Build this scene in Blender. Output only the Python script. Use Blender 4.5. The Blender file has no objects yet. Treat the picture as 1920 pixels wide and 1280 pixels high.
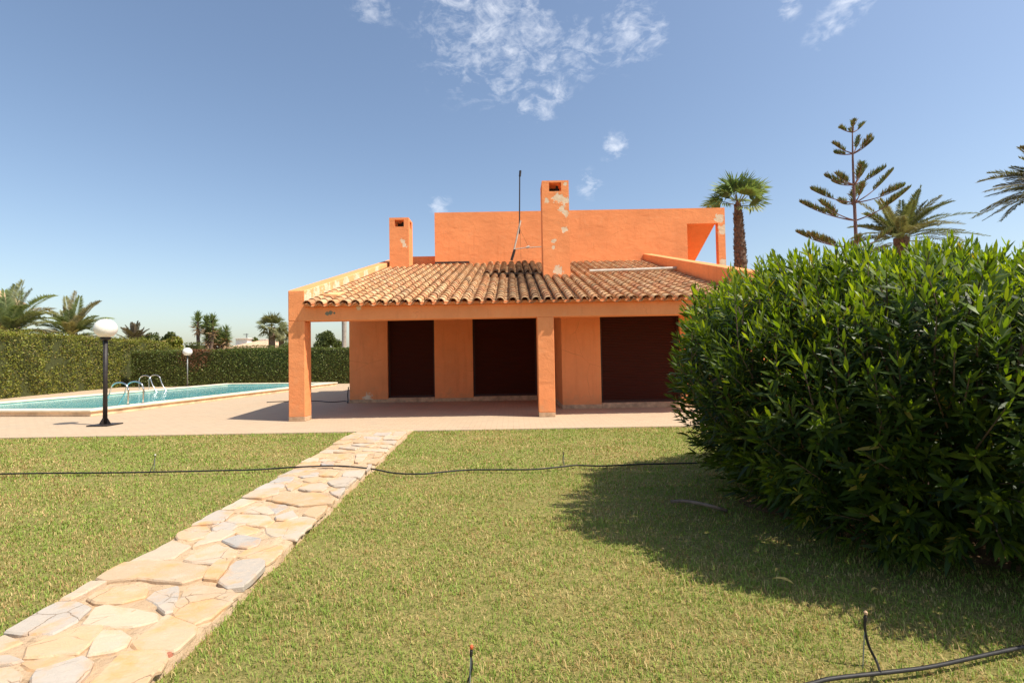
import bpy, bmesh, math, random
import numpy as np
from mathutils import Vector, Matrix
random.seed(7); RNG = np.random.default_rng(11)
SC = bpy.context.scene
COL = SC.collection
R = math.radians
# ------------------------------------------------------------------ camera
FPX, EYE, PITCH, ROLL = 940.0, 1.5, R(1.645), R(1.0)
_f = Vector((0, math.cos(PITCH), math.sin(PITCH)))
_r0 = Vector((1, 0, 0)); _u0 = _r0.cross(_f)
CR = _r0*math.cos(ROLL) - _u0*math.sin(ROLL)
CU = _r0*math.sin(ROLL) + _u0*math.cos(ROLL)
CAM = Vector((0, 0, EYE))
def ray(px, py): return _f*FPX + CR*(px-960) + CU*(640-py)
def gp(px, py, z=0.0):                       # photo pixel -> point on level z
    d = ray(px, py); return CAM + d*((z-EYE)/d.z)
def dp(px, py, Y):                           # photo pixel -> point at depth Y
    d = ray(px, py); return CAM + d*(Y/d.y)
cd = bpy.data.cameras.new('camera'); cam = bpy.data.objects.new('camera', cd); COL.objects.link(cam)
cd.sensor_width = 36; cd.lens = 36*FPX/1920; cd.clip_start = .05; cd.clip_end = 3000
cam.matrix_world = Matrix(((CR.x, CU.x, -_f.x, 0), (CR.y, CU.y, -_f.y, 0), (CR.z, CU.z, -_f.z, EYE), (0, 0, 0, 1)))
SC.camera = cam
# ------------------------------------------------------------------ light
LD = Vector((-.61, .23, -1)).normalized()    # direction the light travels
sd = bpy.data.lights.new('sun', 'SUN'); sd.energy = 5.0; sd.angle = R(.5); sd.color = (1, .93, .82)
so = bpy.data.objects.new('sun', sd); COL.objects.link(so)
so.rotation_euler = LD.to_track_quat('-Z', 'Y').to_euler(); so.location = (20, -6, 40)
SC.view_settings.view_transform = 'Standard'; SC.view_settings.look = 'None'
SC.view_settings.exposure = .42; SC.view_settings.gamma = 1
SC.cycles.use_denoising = True
SC.cycles.max_bounces = 8; SC.cycles.diffuse_bounces = 4; SC.cycles.transparent_max_bounces = 8
# ------------------------------------------------------------------ node helpers
class NT:
    def __init__(s, tree): s.t = tree; s.n = tree.nodes; s.l = tree.links
    def new(s, typ, **kw):
        n = s.n.new(typ)
        for k, v in kw.items(): setattr(n, k, v)
        return n
    def put(s, sock, v):
        if isinstance(v, bpy.types.NodeSocket): s.l.new(v, sock)
        elif v is not None:
            if sock.type == 'RGBA' and len(v) == 3: v = (*v, 1)
            sock.default_value = v
    def math(s, op, a, b=0.0, c=None, clamp=False):
        n = s.new('ShaderNodeMath', operation=op, use_clamp=clamp)
        s.put(n.inputs[0], a); s.put(n.inputs[1], b)
        if c is not None: s.put(n.inputs[2], c)
        return n.outputs[0]
    def mix(s, f, a, b, mode='MIX'):
        n = s.new('ShaderNodeMix', data_type='RGBA', blend_type=mode)
        s.put(n.inputs[0], f); s.put(n.inputs[6], a); s.put(n.inputs[7], b); return n.outputs[2]
    def noise(s, vec, scale, detail=4, rough=.55, dist=0.0):
        n = s.new('ShaderNodeTexNoise'); s.put(n.inputs['Vector'], vec)
        n.inputs['Scale'].default_value = scale; n.inputs['Detail'].default_value = detail
        n.inputs['Roughness'].default_value = rough; n.inputs['Distortion'].default_value = dist
        return n.outputs[0]
    def ramp(s, f, a, b, lo=0.0, hi=1.0):
        n = s.new('ShaderNodeMapRange'); s.put(n.inputs[0], f)
        n.inputs[1].default_value = a; n.inputs[2].default_value = b
        n.inputs[3].default_value = lo; n.inputs[4].default_value = hi; return n.outputs[0]
    def pos(s): return s.new('ShaderNodeNewGeometry').outputs['Position']
    def scale(s, v, sc):
        n = s.new('ShaderNodeMapping'); s.put(n.inputs[0], v); n.inputs['Scale'].default_value = sc; return n.outputs[0]
    def attr(s, name='Col'): return s.new('ShaderNodeAttribute', attribute_name=name).outputs['Color']
    def bump(s, h, strength, dist):
        n = s.new('ShaderNodeBump'); s.put(n.inputs['Height'], h)
        n.inputs['Strength'].default_value = strength; n.inputs['Distance'].default_value = dist; return n.outputs[0]
    def blobs(s, pos, pts):                   # union of soft balls, 1 at centres
        m = None
        for c, rad in pts:
            d = s.new('ShaderNodeVectorMath', operation='DISTANCE'); s.put(d.inputs[0], pos); d.inputs[1].default_value = c
            v = s.ramp(d.outputs['Value'], 0, rad, 1, 0)
            m = v if m is None else s.math('MAXIMUM', m, v)
        return m
def material(name):
    m = bpy.data.materials.new(name); m.use_nodes = True
    t = NT(m.node_tree); b = m.node_tree.nodes['Principled BSDF']; b.inputs['Specular IOR Level'].default_value = .3
    return m, t, b
def setb(t, b, color=None, rough=None, normal=None, spec=None, metal=None):
    if color is not None: t.put(b.inputs['Base Color'], color)
    if rough is not None: t.put(b.inputs['Roughness'], rough)
    if normal is not None: t.put(b.inputs['Normal'], normal)
    if spec is not None: b.inputs['Specular IOR Level'].default_value = spec
    if metal is not None: b.inputs['Metallic'].default_value = metal
def plain(name, col, rough=.6, metal=0, var=.25, scale=8, bump=0.0, spec=.3):
    m, t, b = material(name); p = t.pos()
    n = t.noise(p, scale, 5)
    c = t.mix(t.ramp(n, .3, .7), tuple(x*(1-var) for x in col), tuple(min(1, x*(1+var)) for x in col))
    setb(t, b, c, rough, t.bump(t.noise(p, scale*6, 4), bump, .01) if bump else None, spec, metal)
    return m
def leafmat(name, rough=.5, trans=.3, spec=.25, tint=(1.25, 1.3, .45)):
    m, t, b = material(name); c = t.attr()
    setb(t, b, c, rough, None, spec)
    tr = t.new('ShaderNodeBsdfTranslucent'); t.put(tr.inputs[0], t.mix(1.0, c, tint, 'MULTIPLY'))
    mx = t.new('ShaderNodeMixShader'); mx.inputs[0].default_value = trans
    t.l.new(b.outputs[0], mx.inputs[1]); t.l.new(tr.outputs[0], mx.inputs[2])
    t.l.new(mx.outputs[0], t.n['Material Output'].inputs[0]); return m
# ------------------------------------------------------------------ mesh helpers
def link(o, parent=None):
    COL.objects.link(o)
    if parent: o.parent = parent
    return o
def tag(o, label=None, cat=None, group=None, kind=None):
    if label: o['label'] = label
    if cat: o['category'] = cat
    if group: o['group'] = group
    if kind: o['kind'] = kind
    return o
def empty(name, loc, label, cat, group=None):
    o = bpy.data.objects.new(name, None); o.location = loc; o.empty_display_size = .2
    link(o); return tag(o, label, cat, group)
def obj_np(name, V, F, mat, parent=None, C=None, smooth=False, origin=None):
    """V (N,3) world coordinates, F (M,k). Parts keep world coordinates relative to the parent's location."""
    V = np.asarray(V, dtype=np.float32).reshape(-1, 3); F = np.asarray(F, dtype=np.int32)
    q = parent
    off = Vector((0, 0, 0))
    while q is not None: off += q.location; q = q.parent
    if origin is not None: off += Vector(origin)
    V = V - np.array(off, dtype=np.float32)
    me = bpy.data.meshes.new(name); k = F.shape[1]
    me.vertices.add(len(V)); me.vertices.foreach_set('co', V.ravel())
    me.loops.add(F.size); me.loops.foreach_set('vertex_index', F.ravel())
    me.polygons.add(len(F)); me.polygons.foreach_set('loop_start', np.arange(0, F.size, k, dtype=np.int32))
    me.polygons.foreach_set('loop_total', np.full(len(F), k, dtype=np.int32))
    if smooth: me.polygons.foreach_set('use_smooth', np.ones(len(F), dtype=bool))
    if C is not None:
        C = np.asarray(C, dtype=np.float32)
        a = me.attributes.new('Col', 'FLOAT_COLOR', 'POINT')
        a.data.foreach_set('color', np.concatenate([C, np.ones((len(C), 1), np.float32)], 1).ravel())
    me.update(calc_edges=True); me.validate()
    me.materials.append(mat)
    o = bpy.data.objects.new(name, me)
    if origin is not None: o.location = origin
    return link(o, parent)
class MB:
    def __init__(s): s.v = []; s.f = []; s.c = []; s.col = (1, 1, 1)
    def add(s, vs, fs, col=None):
        b = len(s.v); s.v += [tuple(x) for x in vs]; s.f += [tuple(i+b for i in f) for f in fs]
        s.c += [col or s.col]*len(vs)
    def box(s, x0, x1, y0, y1, z0, z1):
        s.add([(x, y, z) for z in (z0, z1) for y in (y0, y1) for x in (x0, x1)],
              [(0, 2, 3, 1), (4, 5, 7, 6), (0, 1, 5, 4), (2, 6, 7, 3), (0, 4, 6, 2), (1, 3, 7, 5)])
    def hexa(s, p):                           # p: 4 bottom then 4 top, counterclockwise
        s.add(p, [(3, 2, 1, 0), (4, 5, 6, 7), (0, 1, 5, 4), (1, 2, 6, 5), (2, 3, 7, 6), (3, 0, 4, 7)])
    def prism(s, poly, z0, z1, zf=None):
        n = len(poly)
        top = [(p[0], p[1], (zf(p) if zf else z1)) for p in poly]
        s.add([(p[0], p[1], z0) for p in poly]+top, [tuple(range(n-1, -1, -1)), tuple(range(n, 2*n))] +
              [(i, (i+1) % n, (i+1) % n+n, i+n) for i in range(n)])
    def tube(s, pts, rad, n=8, caps=True):
        pts = [Vector(p) for p in pts]; m = len(pts)
        rads = rad if isinstance(rad, (list, tuple)) else [rad]*m
        ref = None; vs = []
        for i, p in enumerate(pts):
            d = (pts[min(i+1, m-1)]-pts[max(i-1, 0)]).normalized()
            if ref is None: ref = d.orthogonal().normalized()
            ref = (ref - d*ref.dot(d)).normalized(); w = d.cross(ref)
            for k in range(n):
                a = 2*math.pi*k/n; vs.append(p + (ref*math.cos(a)+w*math.sin(a))*rads[i])
        fs = [(i*n+k, i*n+(k+1) % n, (i+1)*n+(k+1) % n, (i+1)*n+k) for i in range(m-1) for k in range(n)]
        if caps: fs += [tuple(range(n-1, -1, -1)), tuple(range((m-1)*n, m*n))]
        s.add(vs, fs)
    def lathe(s, prof, c, n=20):
        vs = [(c[0]+r*math.cos(2*math.pi*k/n), c[1]+r*math.sin(2*math.pi*k/n), c[2]+z) for r, z in prof for k in range(n)]
        m = len(prof)
        s.add(vs, [(i*n+k, i*n+(k+1) % n, (i+1)*n+(k+1) % n, (i+1)*n+k) for i in range(m-1) for k in range(n)] +
              [tuple(range(n-1, -1, -1)), tuple(range((m-1)*n, m*n))])
    def build(s, name, mat, parent=None, smooth=False, bevel=0.0, origin=None):
        off = Vector((0, 0, 0)); q = parent
        while q is not None: off += q.location; q = q.parent
        if origin is not None: off += Vector(origin)
        me = bpy.data.meshes.new(name)
        me.from_pydata([(x-off.x, y-off.y, z-off.z) for x, y, z in s.v], [], s.f)
        a = me.attributes.new('Col', 'FLOAT_COLOR', 'POINT')
        a.data.foreach_set('color', [q for c in s.c for q in (*c, 1)])
        bm = bmesh.new(); bm.from_mesh(me); bmesh.ops.recalc_face_normals(bm, faces=bm.faces); bm.to_mesh(me); bm.free()
        if smooth:
            for p in me.polygons: p.use_smooth = True
        me.materials.append(mat)
        o = bpy.data.objects.new(name, me)
        if origin is not None: o.location = origin
        link(o, parent)
        if bevel:
            md = o.modifiers.new('bevel', 'BEVEL'); md.width = bevel; md.segments = 2; md.limit_method = 'ANGLE'
        return o
def spline(pts, n=8):
    P = [Vector(p) for p in pts]; out = []
    for i in range(len(P)-1):
        a, b, c, d = P[max(i-1, 0)], P[i], P[i+1], P[min(i+2, len(P)-1)]
        for k in range(n):
            t = k/n
            out.append(.5*((2*b)+(c-a)*t+(2*a-5*b+4*c-d)*t*t+(3*b-a-3*c+d)*t**3))
    return out+[P[-1]]
def wave(X, Y, s, seed):                      # cheap smooth pattern in -1..1
    r = np.random.default_rng(seed); o = 0
    for k in range(5):
        a, ph, f = r.uniform(0, 6.28), r.uniform(0, 6.28), s*r.uniform(.6, 1.8)
        o = o + np.sin((X*np.cos(a)+Y*np.sin(a))*f+ph)
    return o/3.2
# ------------------------------------------------------------------ world: sky and thin cloud
W = bpy.data.worlds.new('World'); SC.world = W; W.use_nodes = True
t = NT(W.node_tree); bg = t.n['Background']
sky = t.new('ShaderNodeTexSky', sky_type='NISHITA'); sky.sun_disc = False
sky.sun_elevation = math.asin(-LD.z); sky.sun_rotation = math.atan2(-LD.x, -LD.y)
sky.air_density = 1.05; sky.dust_density = 1.5; sky.ozone_density = .7; sky.altitude = 0
gen = t.new('ShaderNodeTexCoord').outputs['Generated']
def cdir(px, py): return tuple(ray(px, py).normalized())
cl = [((905, 50), .15), ((980, 85), .13), ((1085, 90), .07), ((1180, 60), .075), ((868, 135), .045), ((1225, 60), .035), ((700, 0), .05),
      ((1018, 205), .035), ((1045, 170), .035), ((1155, 278), .038), ((1105, 345), .034), ((825, 388), .03), ((1535, 65), .028), ((1560, 40), .032), ((1585, 18), .034), ((1608, -4), .034), ((1480, 15), .022), ((985, 205), .03), ((935, 160), .03)]
m = t.blobs(gen, [(cdir(*c), r) for c, r in cl])
pz = t.scale(gen, (1.35, 1, 2.6))
n1 = t.noise(pz, 14, 8, .62, 1.1); n2 = t.noise(t.scale(gen, (1.6, 1, 2.6)), 34, 8, .65, .6)
nn_ = t.math('ADD', t.math('MULTIPLY', n1, .62), t.math('MULTIPLY', n2, .38))
dens = t.ramp(t.math('ADD', nn_, t.math('MULTIPLY', m, .19)), .56, .88)
dens = t.math('MULTIPLY', t.math('POWER', dens, 1.15), t.ramp(m, 0, .5, 0, .62), clamp=True)
skc = t.mix(dens, sky.outputs[0], (7.4, 7.5, 7.8))
t.put(bg.inputs[0], skc); bg.inputs[1].default_value = .13
# ------------------------------------------------------------------ materials
# --- house measures (metres)
YC = 12.25                                    # front of the columns
YE = 12.12; ZE = 2.80; SL = .28               # eave and roof pitch
YU = 21.5                                     # upper storey wall
def roofz(y): return ZE + SL*(y-YE)
YCH = 16.7; YCL = 20.4
def stucco(name, col, peel=(), grey=()):
    m, t, b = material(name); p = t.pos()
    n = t.noise(p, .9, 6, .6); n2 = t.noise(p, 5, 5)
    c = t.mix(t.ramp(n, .3, .7), tuple(x*.9 for x in col), tuple(min(1, x*1.08) for x in col))
    c = t.mix(t.ramp(n2, .55, .8, 0, .35), c, (col[0]*.95, col[1]*1.25, col[2]*1.5))
    st = t.noise(t.scale(p, (3, 3, .35)), 2.2, 5, .6)   # run-off streaks
    c = t.mix(t.ramp(st, .54, .75, 0, .38), c, (col[0]*.72, col[1]*.62, col[2]*.6))
    sz = t.new('ShaderNodeSeparateXYZ'); t.put(sz.inputs[0], p)
    foot = t.math('ADD', t.ramp(sz.outputs[2], .05, .75, .55, 0), t.math('MULTIPLY', t.math('SUBTRACT', n2, .5), .9))
    c = t.mix(t.ramp(foot, .25, .7, 0, .45), c, (.42, .25, .13))
    crk = t.new('ShaderNodeTexVoronoi', feature='DISTANCE_TO_EDGE'); t.put(crk.inputs['Vector'], t.mix(.22, p, t.new('ShaderNodeTexNoise').outputs['Color'], 'ADD')); crk.inputs['Scale'].default_value = .55
    ck = t.math('MULTIPLY', t.ramp(crk.outputs[0], .0, .004, .5, 0), t.ramp(n, .5, .6))
    c = t.mix(ck, c, (col[0]*.45, col[1]*.4, col[2]*.4))
    h = t.math('ADD', t.math('MULTIPLY', t.noise(p, 38, 5, .6), 1.0), t.math('ADD', t.math('MULTIPLY', t.noise(p, 6, 3), .9), t.math('MULTIPLY', t.noise(t.scale(p, (1, 1, 1.8)), 1.9, 3, .5, .6), 2.5)))
    if peel:
        m1 = t.math('ADD', t.blobs(p, peel), t.math('MULTIPLY', t.math('SUBTRACT', t.noise(p, 7, 6, .65), .5), 1.9))
        k = t.ramp(m1, .5, .54)
        c = t.mix(k, c, t.mix(t.ramp(n2, .35, .65), (.72, .52, .33), (.80, .64, .46)))
        h = t.math('SUBTRACT', h, t.math('MULTIPLY', k, .8))
    if grey:
        m2 = t.math('ADD', t.blobs(p, grey), t.math('MULTIPLY', t.math('SUBTRACT', t.noise(p, 9, 5, .6), .5), 1.0))
        c = t.mix(t.ramp(m2, .42, .52), c, (.20, .19, .14))
    setb(t, b, c, .9, t.bump(h, .55, .012), .15)
    return m
OR = (.87, .315, .122)
tp = lambda *a: tuple(dp(*a))
peel = [(tp(1046, 370, YCH), .34), (tp(1060, 375, YCH), .30), (tp(1052, 392, YCH), .20), (tp(1059, 400, YCH), .22), (tp(1025, 376, YCH), .17), (tp(1058, 431, YCH), .19), (tp(1039, 452, YCH), .17),
        (tp(1046, 508, YCH), .30), (tp(1060, 345, YCH), .12), (tp(1037, 463, YCH), .12),
        (tp(1348, 408, YU), .38), (tp(1354, 432, YU), .42), (tp(1356, 492, YU), .35),
        (tp(755, 452, YCL), .2), (tp(759, 460, YCL), .2), (tp(690, 747, 17.0), .3), (tp(674, 576, YC), .14)]
M_ST = stucco('orange_stucco', OR, peel, [(tp(613, 587, YC), .09), (tp(620, 586, YC), .09), (tp(627, 587, YC), .06)])
M_CREAM = stucco('weathered_stucco', (.80, .43, .19), [(tuple((-5.07, y, roofz(y)+.06)), .62) for y in (12.5, 13.1, 13.8, 14.6, 15.4, 16.4, 17.5, 19.0)])
M_PLINTH = plain('plinth_render', (.50, .33, .2), .9, var=.3, scale=7, bump=.5)
M_SHUT, t, b = material('shutter_slats')
p = t.pos(); sx = t.new('ShaderNodeSeparateXYZ'); t.put(sx.inputs[0], p)
fr = t.math('FRACT', t.math('MULTIPLY', sx.outputs[2], 1/.045))
setb(t, b, t.mix(t.ramp(fr, .0, .16), (.008, .003, .002), (.060, .0145, .008)), .6, t.bump(t.math('SINE', t.math('MULTIPLY', fr, math.pi)), .9, .015), .12)
M_BAR = plain('brown_metal', (.045, .016, .011), .5, var=.3, scale=9)
M_TILE, t, b = material('clay_tile')
c = t.attr(); p = t.pos(); n = t.noise(p, 9, 6, .65); n2 = t.noise(p, 1.1, 4)
c = t.mix(t.ramp(n, .54, .8, 0, .45), c, (.18, .115, .075))
c = t.mix(t.ramp(n2, .6, .8, 0, .2), c, (.50, .36, .20))
setb(t, b, c, .85, t.bump(t.noise(p, 45, 4), .35, .006), .2)
# terrace
M_TER, t, b = material('terrace_paving')
p = t.pos(); br = t.new('ShaderNodeTexBrick'); t.put(br.inputs['Vector'], p)
br.inputs['Scale'].default_value = 1.0; br.inputs['Brick Width'].default_value = .24; br.inputs['Row Height'].default_value = .12
br.inputs['Mortar Size'].default_value = .007; br.inputs['Mortar Smooth'].default_value = .3; br.inputs['Bias'].default_value = -.1
br.inputs['Color1'].default_value = (.50, .37, .24, 1); br.inputs['Color2'].default_value = (.46, .335, .215, 1); br.inputs['Mortar'].default_value = (.33, .24, .165, 1)
n = t.noise(p, .55, 7, .62); n2 = t.noise(p, 18, 4, .7)
c = t.mix(t.ramp(n, .4, .7, 0, .6), br.outputs[0], (.43, .345, .235))
c = t.mix(t.ramp(n2, .5, .75, 0, .35), c, (.57, .44, .32))
c = t.mix(t.ramp(t.noise(p, 2.3, 6, .6), .54, .72, 0, .45), c, (.36, .27, .2))
setb(t, b, c, .85, t.bump(t.math('ADD', t.math('MULTIPLY', br.outputs[1], -1), t.math('MULTIPLY', n2, .4)), .3, .006), .25)
M_COPE = plain('coping_stone', (.74, .62, .45), .8, var=.12, scale=3, bump=.2)
M_POOLW = plain('pool_side', (.74, .52, .32), .85, var=.3, scale=2.5, bump=.3)
M_BASIN = plain('pool_lining', (.10, .50, .52), .4, var=.1)
M_WATER, t, b = material('water'); p = t.pos()
wv = t.math('ADD', t.noise(t.scale(p, (1, 1, 1)), 2.4, 4, .6, .5), t.math('MULTIPLY', t.noise(p, 9, 3), .35))
c = t.mix(t.ramp(t.noise(p, 1.3, 5, .6, .6), .35, .68), (.075, .42, .46), (.15, .56, .60))
setb(t, b, c, .06, t.bump(wv, .16, .06), .35)
M_SOIL, t, b = material('soil'); p = t.pos()
c = t.mix(t.ramp(t.noise(p, 2.2, 8, .65), .35, .65), (.16, .095, .05), (.30, .19, .11))
setb(t, b, c, .95, t.bump(t.noise(p, 30, 5, .7), .8, .02), .1)
M_LAWN, t, b = material('lawn_soil'); p = t.pos()
c = t.mix(t.ramp(t.noise(p, 45, 6, .7), .35, .65), (.13, .125, .035), (.37, .30, .11))
c = t.mix(t.ramp(t.noise(p, 1.2, 5, .6), .45, .7, 0, .6), c, (.20, .20, .06))
setb(t, b, c, .95, t.bump(t.noise(p, 80, 4, .7), .9, .015), .1)
M_FAR = plain('dry_ground', (.24, .21, .10), .95, var=.35, scale=.3)
M_GRASS = leafmat('grass_blades', .55, .25, .2, (1.1, 1.15, .6))
M_LEAF = leafmat('oleander_leaves', .42, .40, .28, (2.0, 1.9, .30))
M_HEDGE = leafmat('hedge_leaves', .5, .22, .25)
M_FROND = leafmat('palm_fronds', .45, .25, .3, (1.2, 1.2, .6))
M_HCORE = plain('hedge_twigs', (.06, .065, .018), .95, var=.4)
M_BARK = plain('bark', (.16, .11, .08), .95, var=.4, scale=6, bump=.8)
M_PALMBARK = plain('palm_bark', (.15, .095, .065), .95, var=.55, scale=9, bump=1.0)
M_PALETRUNK = plain('pale_palm_bark', (.36, .30, .25), .9, var=.25, scale=5, bump=.5)
M_ARAU = plain('smooth_purple_bark', (.17, .10, .09), .8, var=.25, scale=8, bump=.3)
M_STEM = plain('shrub_stem', (.13, .085, .055), .9, var=.3, scale=12, bump=.4)
M_BLACK = plain('black_polyethylene', (.022, .02, .019), .55, var=.4, scale=20, spec=.35)
M_IRON = plain('black_painted_iron', (.03, .024, .022), .5, var=.3, scale=14)
M_GLOBE, t, b = material('opal_globe'); setb(t, b, (.83, .78, .70), .28, None, .5)
b.inputs['Subsurface Weight'].default_value = .25; b.inputs['Subsurface Radius'].default_value = (.1, .09, .07)
M_STEEL = plain('stainless_steel', (.62, .60, .57), .22, 1.0, var=.08, scale=20)
M_GREYMETAL = plain('galvanised_metal', (.25, .26, .25), .5, .3, var=.2, scale=20)
M_WHITE = plain('white_render', (.78, .74, .68), .85, var=.08)
M_PIPE = plain('grey_pipe', (.52, .46, .38), .7, var=.2, scale=6)
M_BARKPALE = plain('bare_branch', (.24, .165, .12), .9, var=.5, scale=14, bump=.4)
M_RED = plain('orange_plastic', (.6, .12, .04), .5, var=.2)
M_STONE, t, b = material('flagstone'); c = t.attr(); p = t.pos()
n = t.noise(p, 3.2, 7, .65, .3); n2 = t.noise(p, 11, 6, .7); lam = t.noise(t.scale(p, (1.0, 2.4, 1)), 7, 6, .7, 1.2)
c = t.mix(t.ramp(n, .50, .66, 0, .8), c, (.60, .31, .11))
c = t.mix(t.ramp(n2, .5, .72, 0, .45), c, (.55, .435, .31))
c = t.mix(t.ramp(lam, .56, .72, 0, .45), c, (.45, .40, .34))
crk = t.new('ShaderNodeTexVoronoi', feature='DISTANCE_TO_EDGE'); t.put(crk.inputs['Vector'], t.mix(.10, p, t.n['Noise Texture'].outputs['Color'], 'ADD')); crk.inputs['Scale'].default_value = 3.2
ck = t.math('MULTIPLY', t.ramp(crk.outputs[0], .002, .014, 1, 0), t.ramp(t.noise(p, 2.1, 3), .5, .58))
c = t.mix(t.math('MULTIPLY', ck, .75), c, (.22, .14, .08))
c = t.mix(t.ramp(t.noise(p, 1.5, 6, .7), .54, .66, 0, .5), c, (.47, .42, .36))
c = t.mix(t.ramp(t.noise(p, 40, 5, .75), .6, .75, 0, .4), c, (.33, .24, .16))
hh = t.math('SUBTRACT', t.math('ADD', lam, t.math('MULTIPLY', t.noise(p, 60, 4), .3)), t.math('MULTIPLY', ck, .6))
setb(t, b, c, .82, t.bump(hh, .6, .014), .25)
M_MORTAR, t, b = material('path_mortar'); p = t.pos()
c = t.mix(t.ramp(t.noise(p, 4, 7, .65), .35, .65), (.46, .315, .185), (.56, .41, .265))
c = t.mix(t.ramp(t.noise(p, 14, 5, .7), .56, .68, 0, .75), c, (.21, .145, .085))
setb(t, b, c, .95, t.bump(t.noise(p, 26, 6, .7), .9, .02), .1)
# ------------------------------------------------------------------ ground, lawn, terrace
g = MB(); g.add([(-900, -300, -.10), (900, -300, -.10), (900, 1400, -.10), (-900, 1400, -.10)], [(0, 1, 2, 3)])
tag(g.build('ground', M_FAR), kind='structure')
YT = gp(960, 803).y                           # front edge of the terrace
g = MB(); g.add([(-30, -6, -.035), (30, -6, -.035), (30, YT, -.035), (-30, YT, -.035)], [(0, 1, 2, 3)])
tag(g.build('lawn', M_LAWN), kind='structure')
g = MB(); g.box(-24, 16, YT, 34, -.12, 0.0)
tag(g.build('terrace', M_TER, bevel=.012), kind='structure')
BC = Vector((3.95, 4.70, 0)); BR = 2.37         # shrub centre and radius
g = MB(); n = 64
g.add([(BC.x+.15+1.7*math.cos(a)*(1+.09*math.sin(3*a)+.05*math.sin(7*a)), BC.y+.05+1.45*math.sin(a)*(1+.08*math.sin(4*a+1)+.05*math.sin(9*a)), -.02) for a in [2*math.pi*k/n for k in range(n)]], [tuple(range(n))])
tag(g.build('soil', M_SOIL), kind='structure')
# ------------------------------------------------------------------ stone path
Z6 = [[(880,840),(1180,822),(1190,880),(1170,960),(1040,1075),(960,1180),(600,1180),(660,1060)],
 [(325,975),(590,890),(655,930),(560,1060),(520,1180),(230,1180),(240,1040),(270,985)],
 [(-40,965),(60,950),(145,1000),(120,1080),(60,1180),(-150,1180),(-120,1040)],
 [(680,770),(740,700),(870,700),(925,740),(900,800),(830,830),(640,860)],
 [(350,745),(590,660),(720,655),(700,715),(640,780),(560,850),(420,862),(190,880),(210,800)],
 [(45,690),(290,545),(420,490),(550,490),(640,525),(540,620),(380,705),(150,700)],
 [(600,640),(690,520),(760,500),(960,530),(1120,560),(1130,610),(950,650),(720,645)],
 [(960,770),(1200,570),(1400,650),(1390,700),(1290,790),(1250,815),(1100,810),(1000,815)],
 [(1250,550),(1330,400),(1420,360),(1660,390),(1700,430),(1690,465),(1590,520),(1530,580),(1460,605),(1400,635),(1270,590)],
 [(1060,460),(1120,410),(1280,370),(1270,470),(1140,500)],
 [(640,465),(700,420),(950,370),(1050,400),(1040,450),(880,490),(700,490)],
 [(440,470),(650,350),(760,350),(600,430),(520,465)],
 [(700,325),(890,220),(1050,205),(1280,210),(1490,250),(1450,310),(1300,350),(1180,340),(1000,320),(770,345)],
 [(1505,255),(1570,200),(1680,180),(1620,250),(1570,320),(1470,315)],
 [(1580,340),(1700,205),(1870,185),(1900,200),(1880,270),(1760,370),(1640,385)],
 [(915,210),(1240,50),(1370,85),(1250,165),(1050,195)],
 [(1330,180),(1430,120),(1560,65),(1700,110),(1690,150),(1550,205),(1400,195)],
 [(-100,850),(-60,770),(30,725),(120,760),(150,775),(0,835)],
 [(160,925),(350,885),(530,875),(380,930),(270,970),(220,960)],
 [(1140,530),(1255,490),(1240,560),(1190,570)],
 [(-420,1000),(-150,880),(60,880),(150,910),(60,935),(-130,960),(-260,1060)], [(-700,1160),(-440,1020),(-280,1070),(-170,1110),(-190,1180),(-600,1220)]]
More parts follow.
